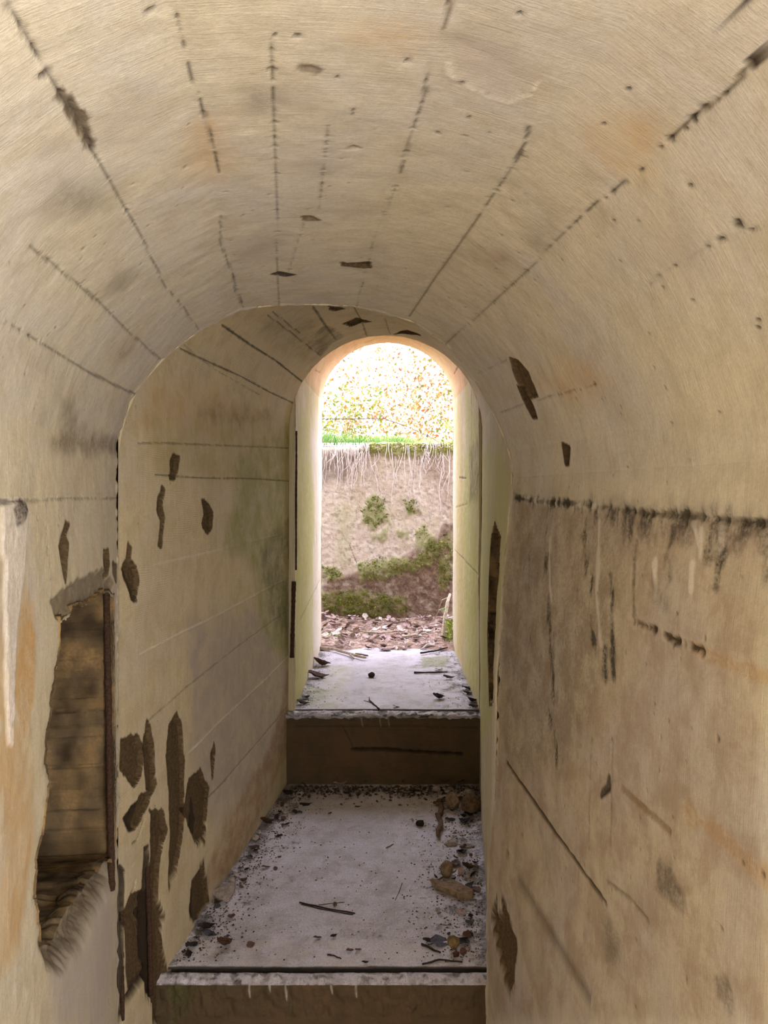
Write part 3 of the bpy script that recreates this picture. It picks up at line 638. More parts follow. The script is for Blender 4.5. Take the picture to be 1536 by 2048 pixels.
def tube(pts, radii, sides=6, V=None, Fc=None):
    V = [] if V is None else V; Fc = [] if Fc is None else Fc
    pts = [Vector(p) for p in pts]
    if not hasattr(radii, '__len__'): radii = [radii] * len(pts)
    base = len(V); up = None
    for i, p in enumerate(pts):
        d = (pts[min(i + 1, len(pts) - 1)] - pts[max(i - 1, 0)]).normalized()
        if up is None: up = d.orthogonal().normalized()
        up = (up - d * up.dot(d)).normalized(); s_ = d.cross(up)
        for k in range(sides):
            a = 2 * math.pi * k / sides
            V.append(p + (up * math.cos(a) + s_ * math.sin(a)) * radii[i])
        if i:
            b0 = base + (i - 1) * sides; b1 = b0 + sides
            for k in range(sides): Fc.append((b0 + k, b0 + (k + 1) % sides, b1 + (k + 1) % sides, b1 + k))
    Fc.append(tuple(range(base + sides - 1, base - 1, -1))); e = base + (len(pts) - 1) * sides
    Fc.append(tuple(range(e, e + sides)))
    return V, Fc

# massive body of the bunker round the passage
box('roof', -3, 3, -2.6, D3 - 0.002, CZ + 1.1, CZ + 1.5, M_facade, 'thick concrete roof over the passage')
box('wall_mass_left', -3, -1.0, -2.6, D3 - 0.002, -0.3, CZ + 1.1, M_facade, 'solid concrete mass beside the passage')
box('wall_mass_right', 1.1, 3, -2.6, D3 - 0.002, -0.3, CZ + 1.1, M_facade, 'solid concrete mass beside the passage')
box('wall_back', -1.0, 1.1, -2.6, -2.2, -0.3, CZ + 1.1, M_facade, 'end wall behind the viewer')
box('floor_mass_far', -1.0, 1.1, D1 + 0.1, D3 + 0.4, -0.5, ZB - 0.12, M_facade, 'footing under the steps')
box('floor_mass', -1.0, 1.1, -2.2, D3 - 0.002, -0.5, -0.12, M_facade, 'footing under the passage')

# ------------------------------------------------------------------ floors and steps
def xl(y):   # left and right wall feet at depth y
    if y < CO.y: return CO.x + AX.x * (y - CO.y) / AX.y - 0.02
    if y < D2: return np.interp(y, [CO.y, D2], [-0.608, -0.418]) - 0.02
    return -0.387 - 0.02
def xr(y):
    if y < 1.83: return 0.262 - AX.x / AX.y * 0 + (1.83 - y) * 0.1287 + 0.03
    if y < D2: return np.interp(y, [1.83, D2], [0.262, 0.413]) + 0.03
    return 0.415 + 0.03
def floorloft(prof, us, nx, inside, seed):
    P0 = [Vector((xl(y), y, z)) for y, z in prof]; P1 = [Vector((xr(y), y, z)) for y, z in prof]
    return Loft(P0, P1, us, lambda L: np.linspace(0, L, nx), inside, seed=seed, wav=0.003, lump=0.0012)
# near floor, below the frame
fa = floorloft([(-2.2, ZA), (0.6, ZA), (D1 + 0.02, ZA)], lambda L: np.arange(0, L, 0.05), 30, (0, 0.5, 2), 6)
fa.build('floor_near', M_floor, label='concrete floor of the near passage')
# middle slab with its nosing, groove and riser (profile runs from the back to the front and down)
profB = [(D2 + 0.03, ZB), (D1 + 0.005, ZB), (D1, ZB - 0.004), (D1 + 0.026, ZB - 0.010), (D1 + 0.02, ZB - 0.03), (D1 - 0.011, ZB - 0.03), (D1 - 0.013, ZB - 0.006), (D1 - 0.036, ZB - 0.010), (D1 - 0.048, ZB - 0.018), (D1 - 0.046, ZB - 0.10), (D1 - 0.046, -0.01)]
fb = floorloft(profB, lambda L: dens([(0, 1.24, 0.0045), (1.24, 1.40, 0.0018), (1.40, L, 0.006)]), 300, (0, 2.2, 2), 7)
lB = fb.ulen
def dirt(L, u0, u1, side_l=1.0, side_r=1.0, back=0.6, W=0.9):
    e = np.exp(-L.T / 0.10) * side_l + np.exp(-(L.L - L.T) / 0.16) * side_r + np.exp(-(L.U - u0) / 0.12) * back
    n = fbm(L.U * 22, L.T * 22, 4, 21) + 0.5; n2 = fbm(L.U * 110, L.T * 110, 3, 22) + 0.5
    a = sstep(0.50, 0.72, n * 0.55 + n2 * 0.35 + np.clip(e, 0, 1) * 0.42 - 0.12)
    a = np.where(L.U < u1, a, 0)
    L.m['stain'] = np.maximum(L.m['stain'], a * 0.85); L.disp += a * 0.0018
dirt(fb, 0, lB[1])
fb.m['white'] = np.where((fb.U > lB[1] - 0.12) & (fb.U < lB[1]), 0.28 * sstep(0.35, 0.65, fbm(fb.U * 20, fb.T * 20, 3, 5) + 0.5), fb.m['white'])
gro = sstep(lB[1] - 0.002, lB[1] + 0.003, fb.U) * sstep(lB[6], lB[6] - 0.006, fb.U)
fb.m['dark'] = np.maximum(fb.m['dark'], gro)
nose = (fb.U > lB[5]) & (fb.U < lB[9])
fb.disp += np.where(nose, fbm(fb.T * 60, fb.U * 40, 4, 8) * 0.024 * sstep(lB[6] - 0.002, lB[6] + 0.01, fb.U), 0)
fb.pos[..., 1] += np.where((fb.U > lB[3]) , 0, fbm(fb.T * 30, fb.T * 0, 4, 12) * 0.004 * sstep(lB[1] - 0.05, lB[1], fb.U))
fb.m['stain'] = np.maximum(fb.m['stain'], np.where(nose, .8 * sstep(.5, .62, fbm(fb.T * 50, fb.U * 90, 4, 31) + .5), 0))
fb.build('floor_middle', M_floor, None, lB[8], label='worn grey concrete floor slab of the middle passage, its front edge grooved')
fb.m['stain'] *= 0
fb.poly([(600, 1990), (640, 1990), (640, 2030), (600, 2030)], {'stain': .2}, 0, 0.02, 0.02)
for x in (500, 540, 573, 662, 712): fb.line([(x, 1962), (x + 1, 1975 + (x % 7) * 4)], {'white': .5}, 0.003, -0.001, 0, 0.001)
fb.poly([(335, 1975), (400, 1965), (390, 2010), (345, 2047)], {'moss': .25, 'dark': .5}, 0.004, 0.01, 0.006)
stepA = fb.build('trim_3', M_riser, lB[8], None, label='riser of the nearer step, its shade put into the dark colour')
profC = [(DW + 0.05, ZC - 0.03), (D3 + 0.3, ZC - 0.03), (D3, ZC - 0.002), (D2 + 0.02, ZC), (D2 + 0.012, ZC), (D2 + 0.011, ZC - 0.03), (D2 + 0.0, ZC - 0.03), (D2 - 0.002, ZC - 0.004), (D2 - 0.04, ZC - 0.010), (D2 - 0.044, ZC - 0.015), (D2 - 0.03, ZC - 0.028), (D2 - 0.03, ZC - 0.18), (D2 - 0.02, ZB - 0.02)]
fc = floorloft(profC, lambda L: dens([(0, 0.8, 0.02), (0.8, 2.15, 0.006), (2.15, 2.32, 0.002), (2.32, L, 0.005)]), 240, (0, 3.5, 2), 8)
lC = fc.ulen
dirt(fc, 0, lC[3], 1.0, 0.9, 0)
gro = sstep(lC[4] - 0.002, lC[4] + 0.003, fc.U) * sstep(lC[7], lC[7] - 0.006, fc.U)
fc.m['dark'] = np.maximum(fc.m['dark'], gro * 0.85)
nose = (fc.U > lC[6]) & (fc.U < lC[10])
fc.disp += np.where(nose, fbm(fc.T * 45, fc.U * 30, 4, 8) * 0.026 * sstep(lC[7] - 0.002, lC[7] + 0.01, fc.U), 0)
fc.m['stain'] = np.maximum(fc.m['stain'], np.where(nose, .9 * sstep(.48, .6, fbm(fc.T * 30, fc.U * 60, 4, 31) + .5), 0))
fc.poly([(600, 1410), (615, 1370), (660, 1380), (665, 1418)], {'moss': .5}, 0, 0.03, 0.04, 20)
fc.poly([(650, 1420), (650, 1330), (700, 1330), (680, 1420)], {'moss': .25, 'white': .3}, 0, 0.03, 0.04, 20)
fc.poly([(845, 1315), (900, 1310), (895, 1335), (850, 1335)], {'moss': .7, 'stain': .3}, 0, 0.03, 0.02, 30)
fc.build('floor_doorway', M_floor, None, lC[10], label='pale grey concrete floor of the doorway, its edge chipped')
fc.line([(703, 1500), (770, 1500), (830, 1503), (925, 1508)], {'dark': 1}, 0.009, 0.02, 0, 0.003)
fc.line([(590, 1452), (780, 1452), (955, 1455)], {'dark': .45}, 0.003, 0.004, 0.2, 0.002)
fc.line([(685, 1450), (700, 1480), (706, 1498)], {'dark': .5}, 0.003, 0.002, 0, 0.002)
for x in (725, 762, 778): fc.line([(x, 1433), (x, 1452)], {'white': .25}, 0.003, -0.001, 0, 0.001)
fc.poly([(820, 1500), (840, 1485), (845, 1500)], {'stain': .6}, 0.003, 0.004, 0.003)
fc.build('trim_4', M_riser, lC[10], None, label='riser of the further step, its shade put into the dark brown, with a horizontal crack')

# ------------------------------------------------------------------ rusty reinforcing bars laid bare
M_rust = simple('rust', RGB(50, 35, 26), RGB(78, 54, 40), 180, 0.9, 0.8, 0.002)
def rebar(pts, r, label, cat='rebar'):
    pp = []
    for i in range(len(pts) - 1):
        a, b = Vector(pts[i]), Vector(pts[i + 1]); n = max(2, int((b - a).length / 0.012))
        pp += [a.lerp(b, k / n) for k in range(n)]
    pp.append(Vector(pts[-1]))
    V, Fc = tube(pp, [r * (1 + 0.05 * ((k % 2) * 2 - 1) + random.uniform(-.12, .12)) for k in range(len(pp))], 8)
    return tag(mesh('rebar', V, Fc, M_rust, smooth=True), label, cat)
def on_ray(px, py, d): return Vector(((px - HX) / F * d, d, CZ - (py - HY) / F * d))
rebar([on_ray(213, 1180, 1.655), on_ray(217, 1400, 1.655), on_ray(220, 1600, 1.65), on_ray(224, 1780, 1.65)], 0.0075, 'rusty upright reinforcing bar bared at the edge of the wall niche')
rebar([on_ray(293, 1690, 1.885), on_ray(299, 1850, 1.885), on_ray(302, 1990, 1.885)], 0.0065, 'short rusty bar bared low in the peeling wall by the step')
rebar([on_ray(243, 1730, 1.745), on_ray(244, 1880, 1.745), on_ray(245, 2040, 1.745)], 0.005, 'thin rusty bar in the crack along the inside corner')
rebar([on_ray(588, 1163, 3.235), on_ray(584, 1315, 3.235)], 0.009, 'brown rusty bar upright in the joint beside the doorway')
# added rod stands in for the dark joint beside the doorway
rebar([on_ray(593, 862, 3.245), on_ray(592, 1140, 3.245)], 0.004, 'thin dark strip added as the joint line beside the doorway, above the bar')

# ------------------------------------------------------------------ trench outside
T0 = [Vector((-3, DW, CZ - 1.2)), Vector((-3, DW, CZ + 0.31)), Vector((-3, DW + 0.03, CZ + 0.345)), Vector((-3, DW + 0.4, CZ + 0.36))]
T1 = [Vector((3, p.y, p.z)) for p in T0]
TW = Loft(T0, T1, lambda L: dens([(0, L, 0.008)]), lambda L: dens([(0, 2.4, 0.05), (2.4, 3.65, 0.007), (3.65, 6.02, 0.05)]), (0, 3, CZ), seed=5, wav=0.012, lump=0.005)
brown = [(640, 1155), (690, 1145), (730, 1135), (800, 1122), (840, 1090), (880, 1060), (912, 1040), (912, 1260), (640, 1260)]
lich = sstep(.52, .68, fbm(TW.U * 45, TW.T * 45, 4, 3) + .5)
TW.m['white'] = lich * .55 * sstep(.35, .6, fbm(TW.U * 7, TW.T * 7, 3, 6) + .5)
TW.m['stain'] = np.maximum(TW.m['stain'], .4 * sstep(.55, .72, fbm(TW.U * 95, TW.T * 95, 3, 13) + .5))
TW.poly(brown, {'red': .95, 'stain': .45}, -0.02, 0.05, 0.03, 18)
mossp = [[(640, 1190), (700, 1178), (760, 1185), (815, 1195), (810, 1225), (740, 1235), (650, 1220)], [(640, 1130), (670, 1135), (690, 1150), (660, 1160), (640, 1155)], [(715, 1125), (760, 1115), (830, 1120), (860, 1085), (905, 1060), (910, 1085), (860, 1130), (800, 1150), (720, 1165)],
         [(720, 1020), (745, 990), (770, 1000), (775, 1040), (745, 1060), (725, 1045)], [(805, 1000), (830, 1000), (838, 1025), (815, 1035)], [(830, 1060), (850, 1050), (870, 1080), (850, 1100), (835, 1085)], [(745, 1070), (775, 1055), (780, 1075), (755, 1085)], [(800, 1065), (825, 1058), (815, 1075)],
         [(870, 1120), (908, 1095), (908, 1160), (880, 1180)], [(785, 925), (800, 925), (798, 945)]]
for p in mossp: TW.poly(p, {'moss': .7, 'stain': .2}, -0.008, 0.05, 0.02, 25)
TW.poly([(735, 890), (912, 885), (912, 905), (830, 918), (735, 908)], {'moss': .9, 'red': .5}, -0.02, 0.03, 0.02, 25)
TW.poly([(670, 1020), (700, 1010), (705, 1130), (670, 1130)], {'moss': .35}, 0, 0.04, 0.05, 15)
TW.poly([(640, 900), (720, 905), (690, 960), (640, 970)], {'stain': .5, 'red': .4}, 0, 0.05, 0.04, 20)
TW.poly([(850, 900), (912, 905), (912, 1050), (870, 1000)], {'red': .45}, 0, 0.08, 0.06, 20)
TW.line([(700, 1090), (718, 1140)], {'dark': .7}, .004, .004, 0, .002)
TW.build('wall_trench', M_trench, label='weathered concrete wall of the trench outside, mossy and brown at its foot')

M_soil = simple('soil', RGB(176, 150, 138), RGB(130, 106, 94), 30, 0.95, 0.8, 0.01)
M_hill = simple('leafy_slope', RGB(206, 176, 120), RGB(150, 140, 70), 9, 0.95, 0.8, 0.02)
def terrain(name, x0, x1, y0, y1, nx, ny, zf, mat, label):
    X, Y = np.meshgrid(np.linspace(x0, x1, nx), np.linspace(y0, y1, ny), indexing='ij')
    Z = zf(X, Y)
    idx = np.arange(nx * ny).reshape(nx, ny)
    fs = np.stack([idx[:-1, :-1], idx[1:, :-1], idx[1:, 1:], idx[:-1, 1:]], -1).reshape(-1, 4).tolist()
    o = mesh(name, np.stack([X, Y, Z], -1).reshape(-1, 3).tolist(), fs, mat, smooth=True); o['kind'] = 'structure'; o['label'] = label
    return o
def zground(X, Y):
    s_ = np.clip((Y - D3 - 0.1) / 0.75, 0, 1)
    edge = sstep(0.05, 0.45, abs(X - 0.02)) * 0.02
    return ZC + 0.012 + s_ * 0.02 + edge + fbm(X * 9, Y * 9, 3, 2) * 0.02 * sstep(D3 - 0.3, D3 + 0.15, Y) - 0.05 * sstep(D3 - 0.02, D3 - 0.28, Y) - 0.02 * (1 - sstep(D3 - 0.1, D3 + 0.1, Y))
terrain('ground_trench', -2.9, 2.9, D3 - 0.28, DW + 0.01, 240, 50, zground, M_soil, 'floor of the trench outside under leaf litter')
def zhill(X, Y):
    return CZ + 0.34 + 0.10 * np.clip(Y - DW - 0.1, 0, 3) + 0.02 * np.clip(-X, -2, 2) * np.clip(Y - DW, 0, 1) + fbm(X * 2, Y * 2, 4, 3) * 0.06 * np.clip((Y - DW) * 3, 0, 1)
terrain('hill', -9, 9, DW + 0.02, 22, 120, 90, zhill, M_hill, 'leaf-strewn bank rising above the trench wall')

# ------------------------------------------------------------------ growth and leaf litter
M_leaf = tinted('dead_leaf', 0.65)
M_green = tinted('living_leaf', 0.6, 0.35)
def T(*c): return tuple(RGB(*c))
def blades(name, pts, ln, wd, cols, lean=0.6, mat=None, seed=0, up=Vector((0, 0, 1)), segs=2, parent=None):
    """short curved blades growing from given points"""
    r = random.Random(seed); V = []; Fc = []; tt = []
    for p in pts:
        h_ = p[3] if len(p) > 3 else 1.0; p = Vector(p[:3]); a = r.uniform(0, 6.283); L = ln * h_ * r.uniform(.5, 1.3); w_ = wd * r.uniform(.7, 1.3)
        side = Vector((math.cos(a), math.sin(a), r.uniform(-.2, .2))); d = (up + Vector((r.gauss(0, lean), r.gauss(0, lean), r.gauss(0, lean) * .5))).normalized()
        c = r.choice(cols); sh = r.uniform(.75, 1.2); c = tuple(min(1, v * sh) for v in c[:3]) + (1,)
        b = len(V); sd = d.cross(side).normalized() * w_ * .5
        for k in range(segs + 1):
            f = k / segs; q = p + d * L * f + Vector((0, 0, -1)) * L * .35 * f * f * (0 if up.z < .5 else 1)
            w2 = 1 - f * .95
            V += [q - sd * w2, q + sd * w2]; tt += [c, c]
            if k: Fc.append((b + 2 * k - 2, b + 2 * k - 1, b + 2 * k + 1, b + 2 * k))
    return mesh(name, V, Fc, mat or M_green, parent, tint=tt)
# moss on the trench wall
def uv_in_poly(pts, n, r):
    q = TW.locs(pts); xs = [a for a, _ in q]; ys = [b for _, b in q]; out = []
    while len(out) < n:
        x, y = r.uniform(min(xs), max(xs)), r.uniform(min(ys), max(ys)); c = False
        for k in range(len(q)):
            (x1, y1), (x2, y2) = q[k], q[(k + 1) % len(q)]
            if (y1 > y) != (y2 > y) and x < (x2 - x1) * (y - y1) / (y2 - y1 + 1e-12) + x1: c = not c
        if c: out.append((x, y))
    return out
def tw_point(u, t, off=0.0):
    i = int(np.clip(np.searchsorted(TW.us, u), 0, len(TW.us) - 1)); j = int(np.clip(np.searchsorted(TW.ts, t), 0, len(TW.ts) - 1))
    return Vector(TW.pos[i, j] + TW.n[i, j] * (TW.disp[i, j] + off))
r_ = random.Random(5)
mossc = [T(120, 140, 40), T(150, 160, 60), T(92, 108, 34), T(176, 182, 84)]
for i, (p, n, nm) in enumerate(((mossp[0], 1500, 'bright green moss band low on the trench wall'), (mossp[2], 900, 'dark moss slanting across the middle of the trench wall'), (mossp[3], 380, 'blackish moss patch high on the middle of the trench wall'),
                                (mossp[4], 130, 'small moss patch on the trench wall under the hanging rootlets'), (mossp[1], 180, 'moss tuft on the trench wall beside the whitened reveal'), (mossp[5], 140, 'moss tuft on the trench wall above the brown foot'), (mossp[8], 200, 'thin moss on the brown foot of the trench wall by the algae-covered reveal'))):
    pts = [tw_point(u, t) for u, t in uv_in_poly(p, n, r_) if fbm(np.array([u * 30.]), np.array([t * 30.]), 3, 4)[0] > -.06]
    tag(blades('moss', pts, 0.018, 0.008, mossc if i in (0, 1) else mossc[:3], 1.0, seed=i, up=Vector((0, -1, .25))), nm, 'moss', kind='stuff')
pts = [(x, DW + r_.uniform(-.035, .06), CZ + .335 + r_.uniform(-.045, .02)) for x in np.repeat(np.linspace(-.16, .56, 260), 8)]
tag(blades('moss', pts, 0.035, 0.007, [T(150, 144, 56), T(130, 128, 46), T(110, 104, 40)], 1.0, seed=31, up=Vector((0, -.6, .2))), 'yellow-green moss fringe along the top edge of the trench wall', 'moss', kind='stuff')
pts = [(.405 + r_.uniform(-.02, .02), D3 + .06 + r_.uniform(-.05, .09), ZC + r_.uniform(0.0, .15)) for k in range(500)]
tag(blades('moss', pts, 0.02, 0.008, mossc, 1.0, seed=33), 'moss clump at the outer foot of the algae-covered reveal', 'moss', kind='stuff')
pts = [(-.37 + r_.gauss(0, .05), D3 + .22 + r_.gauss(0, .04), ZC + .03) for k in range(160)]
tag(blades('moss', pts, 0.03, 0.006, [T(190, 210, 120), T(160, 190, 90)], .8, seed=34), 'pale green moss tuft in the leaf litter outside the doorway', 'moss', kind='stuff')
# grass on the bank
pts = []
for k in range(4600):
    x = r_.uniform(-.75, .85); y = DW + .05 + abs(r_.gauss(0, .45))
    if fbm(np.array([x * 7.]), np.array([y * 3.]), 2, 7)[0] < -.05 + .22 * max(0, x - .1): continue
    pts.append((x, y, float(zhill(np.array(x), np.array(y))) - .005, max(.3, 1.15 - 1.0 * (x + .4)) * (.5 + 1.1 * (fbm(np.array([x * 9.]), np.array([y * 2.]), 3, 19)[0] + .5))))
gr = blades('grass', pts, 0.17, 0.006, [T(70, 122, 46), T(84, 136, 58), T(104, 146, 76), T(150, 156, 112)], .55, seed=8, segs=3)
tag(gr, 'bright green grass on the bank above the trench wall', 'grass', kind='stuff')
# hanging rootlets, each a strand of its own
M_root = simple('dry_root', RGB(236, 228, 230), RGB(214, 200, 196), 50, 0.8, 0.2)
def roots(xs, label, lens, seed):
    r = random.Random(seed)
    t = thing('hanging_roots', label, 'roots', (sum(xs) / len(xs), DW - .03, CZ + .34), 'pale rootlets hanging over the trench wall')
    o0 = Vector(t.location)
    for x in xs:
        L = lens * r.uniform(.35, 1.25); p = Vector((x, DW + .01, CZ + .36)); pp = [p]; n = 9; dx = r.gauss(0, .012); y = DW + .01
        for k in range(1, n + 1):
            f = k / n; dx += r.gauss(0, .006)
            y = DW - .028 - .012 * math.sin(f * 3 + x * 40)
            pp.append(Vector((x + dx * f * 1.6 + .008 * math.sin(f * 7 + x * 90), y, CZ + .365 - L * f)))
        V, Fc = tube([q - o0 for q in pp], [.003 * r.uniform(.7, 1.3) * (1 - .6 * k / n) for k in range(n + 1)], 4)
        mesh('root', V, Fc, M_root, t, smooth=True)
rr = random.Random(3)
roots([rr.uniform(-.46, -.10) for k in range(58)], 'thick curtain of pale rootlets hanging over the trench wall beside the whitened reveal', .30, 1)
roots([rr.uniform(.28, .42) for k in range(26)], 'smaller bunch of pale rootlets hanging beside the mossy fringe', .22, 2)
roots([rr.uniform(-.08, .5) for k in range(26)], 'sparse thin brown rootlets strung across the trench wall', .45, 3)
# shrubs beyond, thin autumn foliage against the sky
M_bark = simple('bark', RGB(196, 180, 158), RGB(160, 146, 124), 40, 0.9, 0.5)
def shrub(x, y, h, wd, n, cols, label, seed, lsz=0.05):
    r = random.Random(seed); z = float(zhill(np.array(x), np.array(y)))
    t = thing('shrub', label, 'shrub', (x, y, z), 'thin autumn shrubs above the bank')
    tips = []
    for k in range(7):
        a = r.uniform(0, 6.28); pp = [Vector((0, 0, -.02))]; d = Vector((math.cos(a) * .45, math.sin(a) * .45, 1)).normalized(); L = h * r.uniform(.6, 1.05)
        for i in range(6):
            d = (d + Vector((r.gauss(0, .18), r.gauss(0, .18), r.gauss(0, .08)))).normalized(); pp.append(pp[-1] + d * L / 6)
        V, Fc = tube(pp, [.007 * (1 - .13 * i) for i in range(7)], 5); mesh('stem', V, Fc, M_bark, t, smooth=True)
        tips += pp[1:]
    V = []; Fc = []; tt = []
    for k in range(n):
        c = r.choice(tips) + Vector((r.gauss(0, wd), r.gauss(0, wd), r.gauss(0, wd * .7)))
        if c.z < .02: c.z = r.uniform(.02, .2)
        R = Euler((r.uniform(-1.2, 1.2), r.uniform(-1.2, 1.2), r.uniform(0, 6.28))).to_matrix(); s_ = lsz * r.uniform(.5, 1.2)
        b = len(V)
        for q in ((-.5, 0, 0), (-.1, .28, .06), (.5, 0, -.05), (-.1, -.28, .06)): V.append(c + R @ (Vector(q) * s_))
        Fc += [(b, b + 1, b + 2), (b, b + 2, b + 3)]
        cc = r.choice(cols); tt += [cc] * 4
    f = mesh('foliage', V, Fc, M_green, t, tint=tt); f['kind'] = 'stuff'
aut = [T(132, 108, 58), T(150, 116, 70), T(124, 86, 50), T(104, 100, 50), T(150, 128, 84), T(90, 92, 44), T(150, 78, 56), T(190, 170, 120)]
grn = [T(94, 118, 40), T(120, 128, 50), T(140, 132, 56), T(80, 104, 40)]
shrub(-.35, 6.5, .50, .14, 700, grn + aut[:2], 'low yellow-green shrub above the curtain of rootlets', 1, .045)
shrub(.35, 7.6, 1.1, .26, 1400, aut, 'orange and yellow shrub in the middle of the bright opening', 2, .05)
shrub(1.0, 7.2, 1.0, .24, 1300, aut, 'thin yellowing shrub at the side of the opening towards the mossy fringe', 3, .05)
shrub(-.75, 8.6, 1.2, .30, 1200, aut + grn, 'pale sparse shrub behind the low yellow-green shrub', 4, .055)
shrub(.1, 10.6, 2.0, .42, 1800, aut, 'tall thin shrub furthest back in the bright opening', 5, .065)
shrub(.65, 6.15, .28, .08, 260, grn, 'small leafy seedling shrub on the bank over the smaller bunch of rootlets', 6, .04)
# bramble arching over the bank
V, Fc = tube([on_ray(630, 838, 5.75), on_ray(690, 838, 5.8), on_ray(740, 837, 5.8), on_ray(770, 838, 5.8), on_ray(800, 848, 5.8), on_ray(830, 860, 5.75), on_ray(868, 878, 5.6), on_ray(880, 887, 5.55)], [.004, .004, .004, .004, .0035, .003, .003, .002], 5)
br = thing('bramble', 'single thin bramble stem arching across the bank', 'bramble', (0, 0, 0))
mesh('stem', V, Fc, simple('bramble_bark', RGB(84, 62, 60), RGB(60, 46, 44), 50), br, smooth=True)
for (a, b, c, d) in ((767, 838, 758, 822), (767, 838, 776, 826), (690, 838, 700, 830)):
    V, Fc = tube([on_ray(a, b, 5.8), on_ray((a + c) / 2 + 1, (b + d) / 2, 5.8), on_ray(c, d, 5.78)], [.003, .0025, .0015], 4); mesh('side_shoot', V, Fc, bpy.data.materials['bramble_bark'], br, smooth=True)

# ------------------------------------------------------------------ debris: leaves, twigs, stones
def leaf_mesh(seed, curl=.5, narrow=.42, tooth=.06):
    curl *= .55; tooth *= 1.4
    r = random.Random(seed); n = 7; V = []; Fc = []
    for i in range(n):
        f = i / (n - 1); wv = narrow * math.sin(math.pi * min(.98, max(.04, f)) ** .85) + r.uniform(-tooth, tooth) * .6
        x = f - .5; z0 = curl * .25 * math.cos(f * 4 + r.random()) + .05
        for k in (-1, -.5, 0, .5, 1):
            V.append((x, k * wv * (1 - .15 * curl), z0 + abs(k) ** 1.5 * wv * curl * .9 + r.uniform(-.02, .02)))
    for i in range(n - 1):
        for k in range(4):
            a = i * 5 + k; Fc.append((a, a + 1, a + 6, a + 5))
    zm = min(v[2] for v in V); V = [(a, b, c - zm) for a, b, c in V]
    b = len(V); V += [(.5, .01, V[32][2]), (.5, -.01, V[32][2]), (.72, 0, .02 + r.uniform(0, .08))]; Fc.append((b, b + 1, b + 2))
    me = bpy.data.meshes.new('leaf'); me.from_pydata(V, [], Fc); me.update(); me.polygons.foreach_set('use_smooth', np.ones(len(me.polygons), bool))
    return me
leafcols = {'brown': ((96, 66, 44), (62, 44, 32)), 'dark': ((48, 38, 38), (30, 25, 26)), 'pale': ((222, 206, 204), (182, 166, 160)), 'red': ((116, 80, 70), (84, 58, 50)), 'blue': ((92, 92, 108), (60, 60, 72)), 'tan': ((150, 120, 88), (108, 84, 62)), 'pink': ((198, 172, 170), (152, 126, 122))}
leafmats = {k: simple('leaf_' + k, RGB(*a), RGB(*b), 8, 0.6, 0.4, 0.03) for k, (a, b) in leafcols.items()}
leafmeshes = {}
def leafm(k, col):
    if (k, col) not in leafmeshes:
        m = leaf_mesh(k, *((.3, .36), (.8, .40), (1.1, .34), (.5, .28), (1.4, .42), (.2, .45))[k % 6]); m.materials.append(leafmats[col]); leafmeshes[(k, col)] = m
    return leafmeshes[(k, col)]
def fpt(px, py, zf):
    d = F * (CZ - zf) / (py - HY)
    return Vector(((px - HX) / F * d, d, zf))
def leaf(px, py, zf, size, col, label, group=None, k=None, rz=None, tilt=.15, dz=.002, pos=None):
    k = random.randrange(12) if k is None else k
    o = bpy.data.objects.new('leaf', leafm(k, col)); C.objects.link(o)
    o.location = pos if pos is not None else fpt(px, py, zf + dz); o.scale = (size,) * 3
    if pos is None: o.location.z = zf + dz
    o.rotation_euler = (random.uniform(-tilt, tilt), random.uniform(-tilt, tilt), random.uniform(0, 6.28) if rz is None else rz)
    return tag(o, label, 'leaf', group)
stonemats = {'tan': simple('stone_tan', RGB(150, 130, 108), RGB(112, 94, 74), 60, .9, .9, .004), 'brown': simple('stone_brown', RGB(108, 88, 70), RGB(74, 54, 40), 60, .9, .9, .004), 'grey': simple('stone_grey', RGB(176, 164, 160), RGB(128, 114, 108), 60, .9, .9, .004), 'dark': simple('stone_dark', RGB(56, 46, 42), RGB(34, 28, 26), 60, .9, .9, .004), 'ochre': simple('stone_ochre', RGB(136, 114, 74), RGB(96, 78, 50), 60, .9, .9, .004)}
import bmesh
def stone(px, py, zf, size, col, label, seed, flat=.75, cat='stone', group=None):
    r = np.random.default_rng(seed)
    bm = bmesh.new(); bmesh.ops.create_icosphere(bm, subdivisions=3, radius=1)
    pl = r.normal(size=(7, 3)); pl /= np.linalg.norm(pl, axis=1)[:, None]; dd = r.uniform(.62, .95, 7)
    for v in bm.verts:
        p = np.array(v.co)
        for n_, d_ in zip(pl, dd):
            e_ = p @ n_ - d_
            if e_ > 0: p = p - n_ * e_ * .9
        p *= 1 + .3 * fbm(np.array([p[0] * 3 + seed]), np.array([p[1] * 3 + p[2] * 2.]), 3)[0]
        v.co = Vector(p * np.array([1, r.uniform(.999, 1) * .82, flat]) * size)
    zm = min(v.co.z for v in bm.verts)
    for v in bm.verts: v.co.z -= zm + size * .06
    me = bpy.data.meshes.new('stone'); bm.to_mesh(me); bm.free(); me.polygons.foreach_set('use_smooth', np.ones(len(me.polygons), bool)); me.materials.append(stonemats[col])
    o = bpy.data.objects.new('stone' if cat == 'stone' else 'clod', me); C.objects.link(o); o.location = fpt(px, py, zf); o.rotation_euler.z = seed * 1.7
    return tag(o, label, cat, group)
M_twd = simple('twig_dark', RGB(58, 46, 42), RGB(36, 28, 28), 90, .8, .6); M_twp = simple('twig_pale', RGB(196, 184, 164), RGB(150, 134, 112), 90, .8, .6); M_twb = simple('twig_brown', RGB(120, 96, 78), RGB(76, 58, 46), 90, .8, .6)
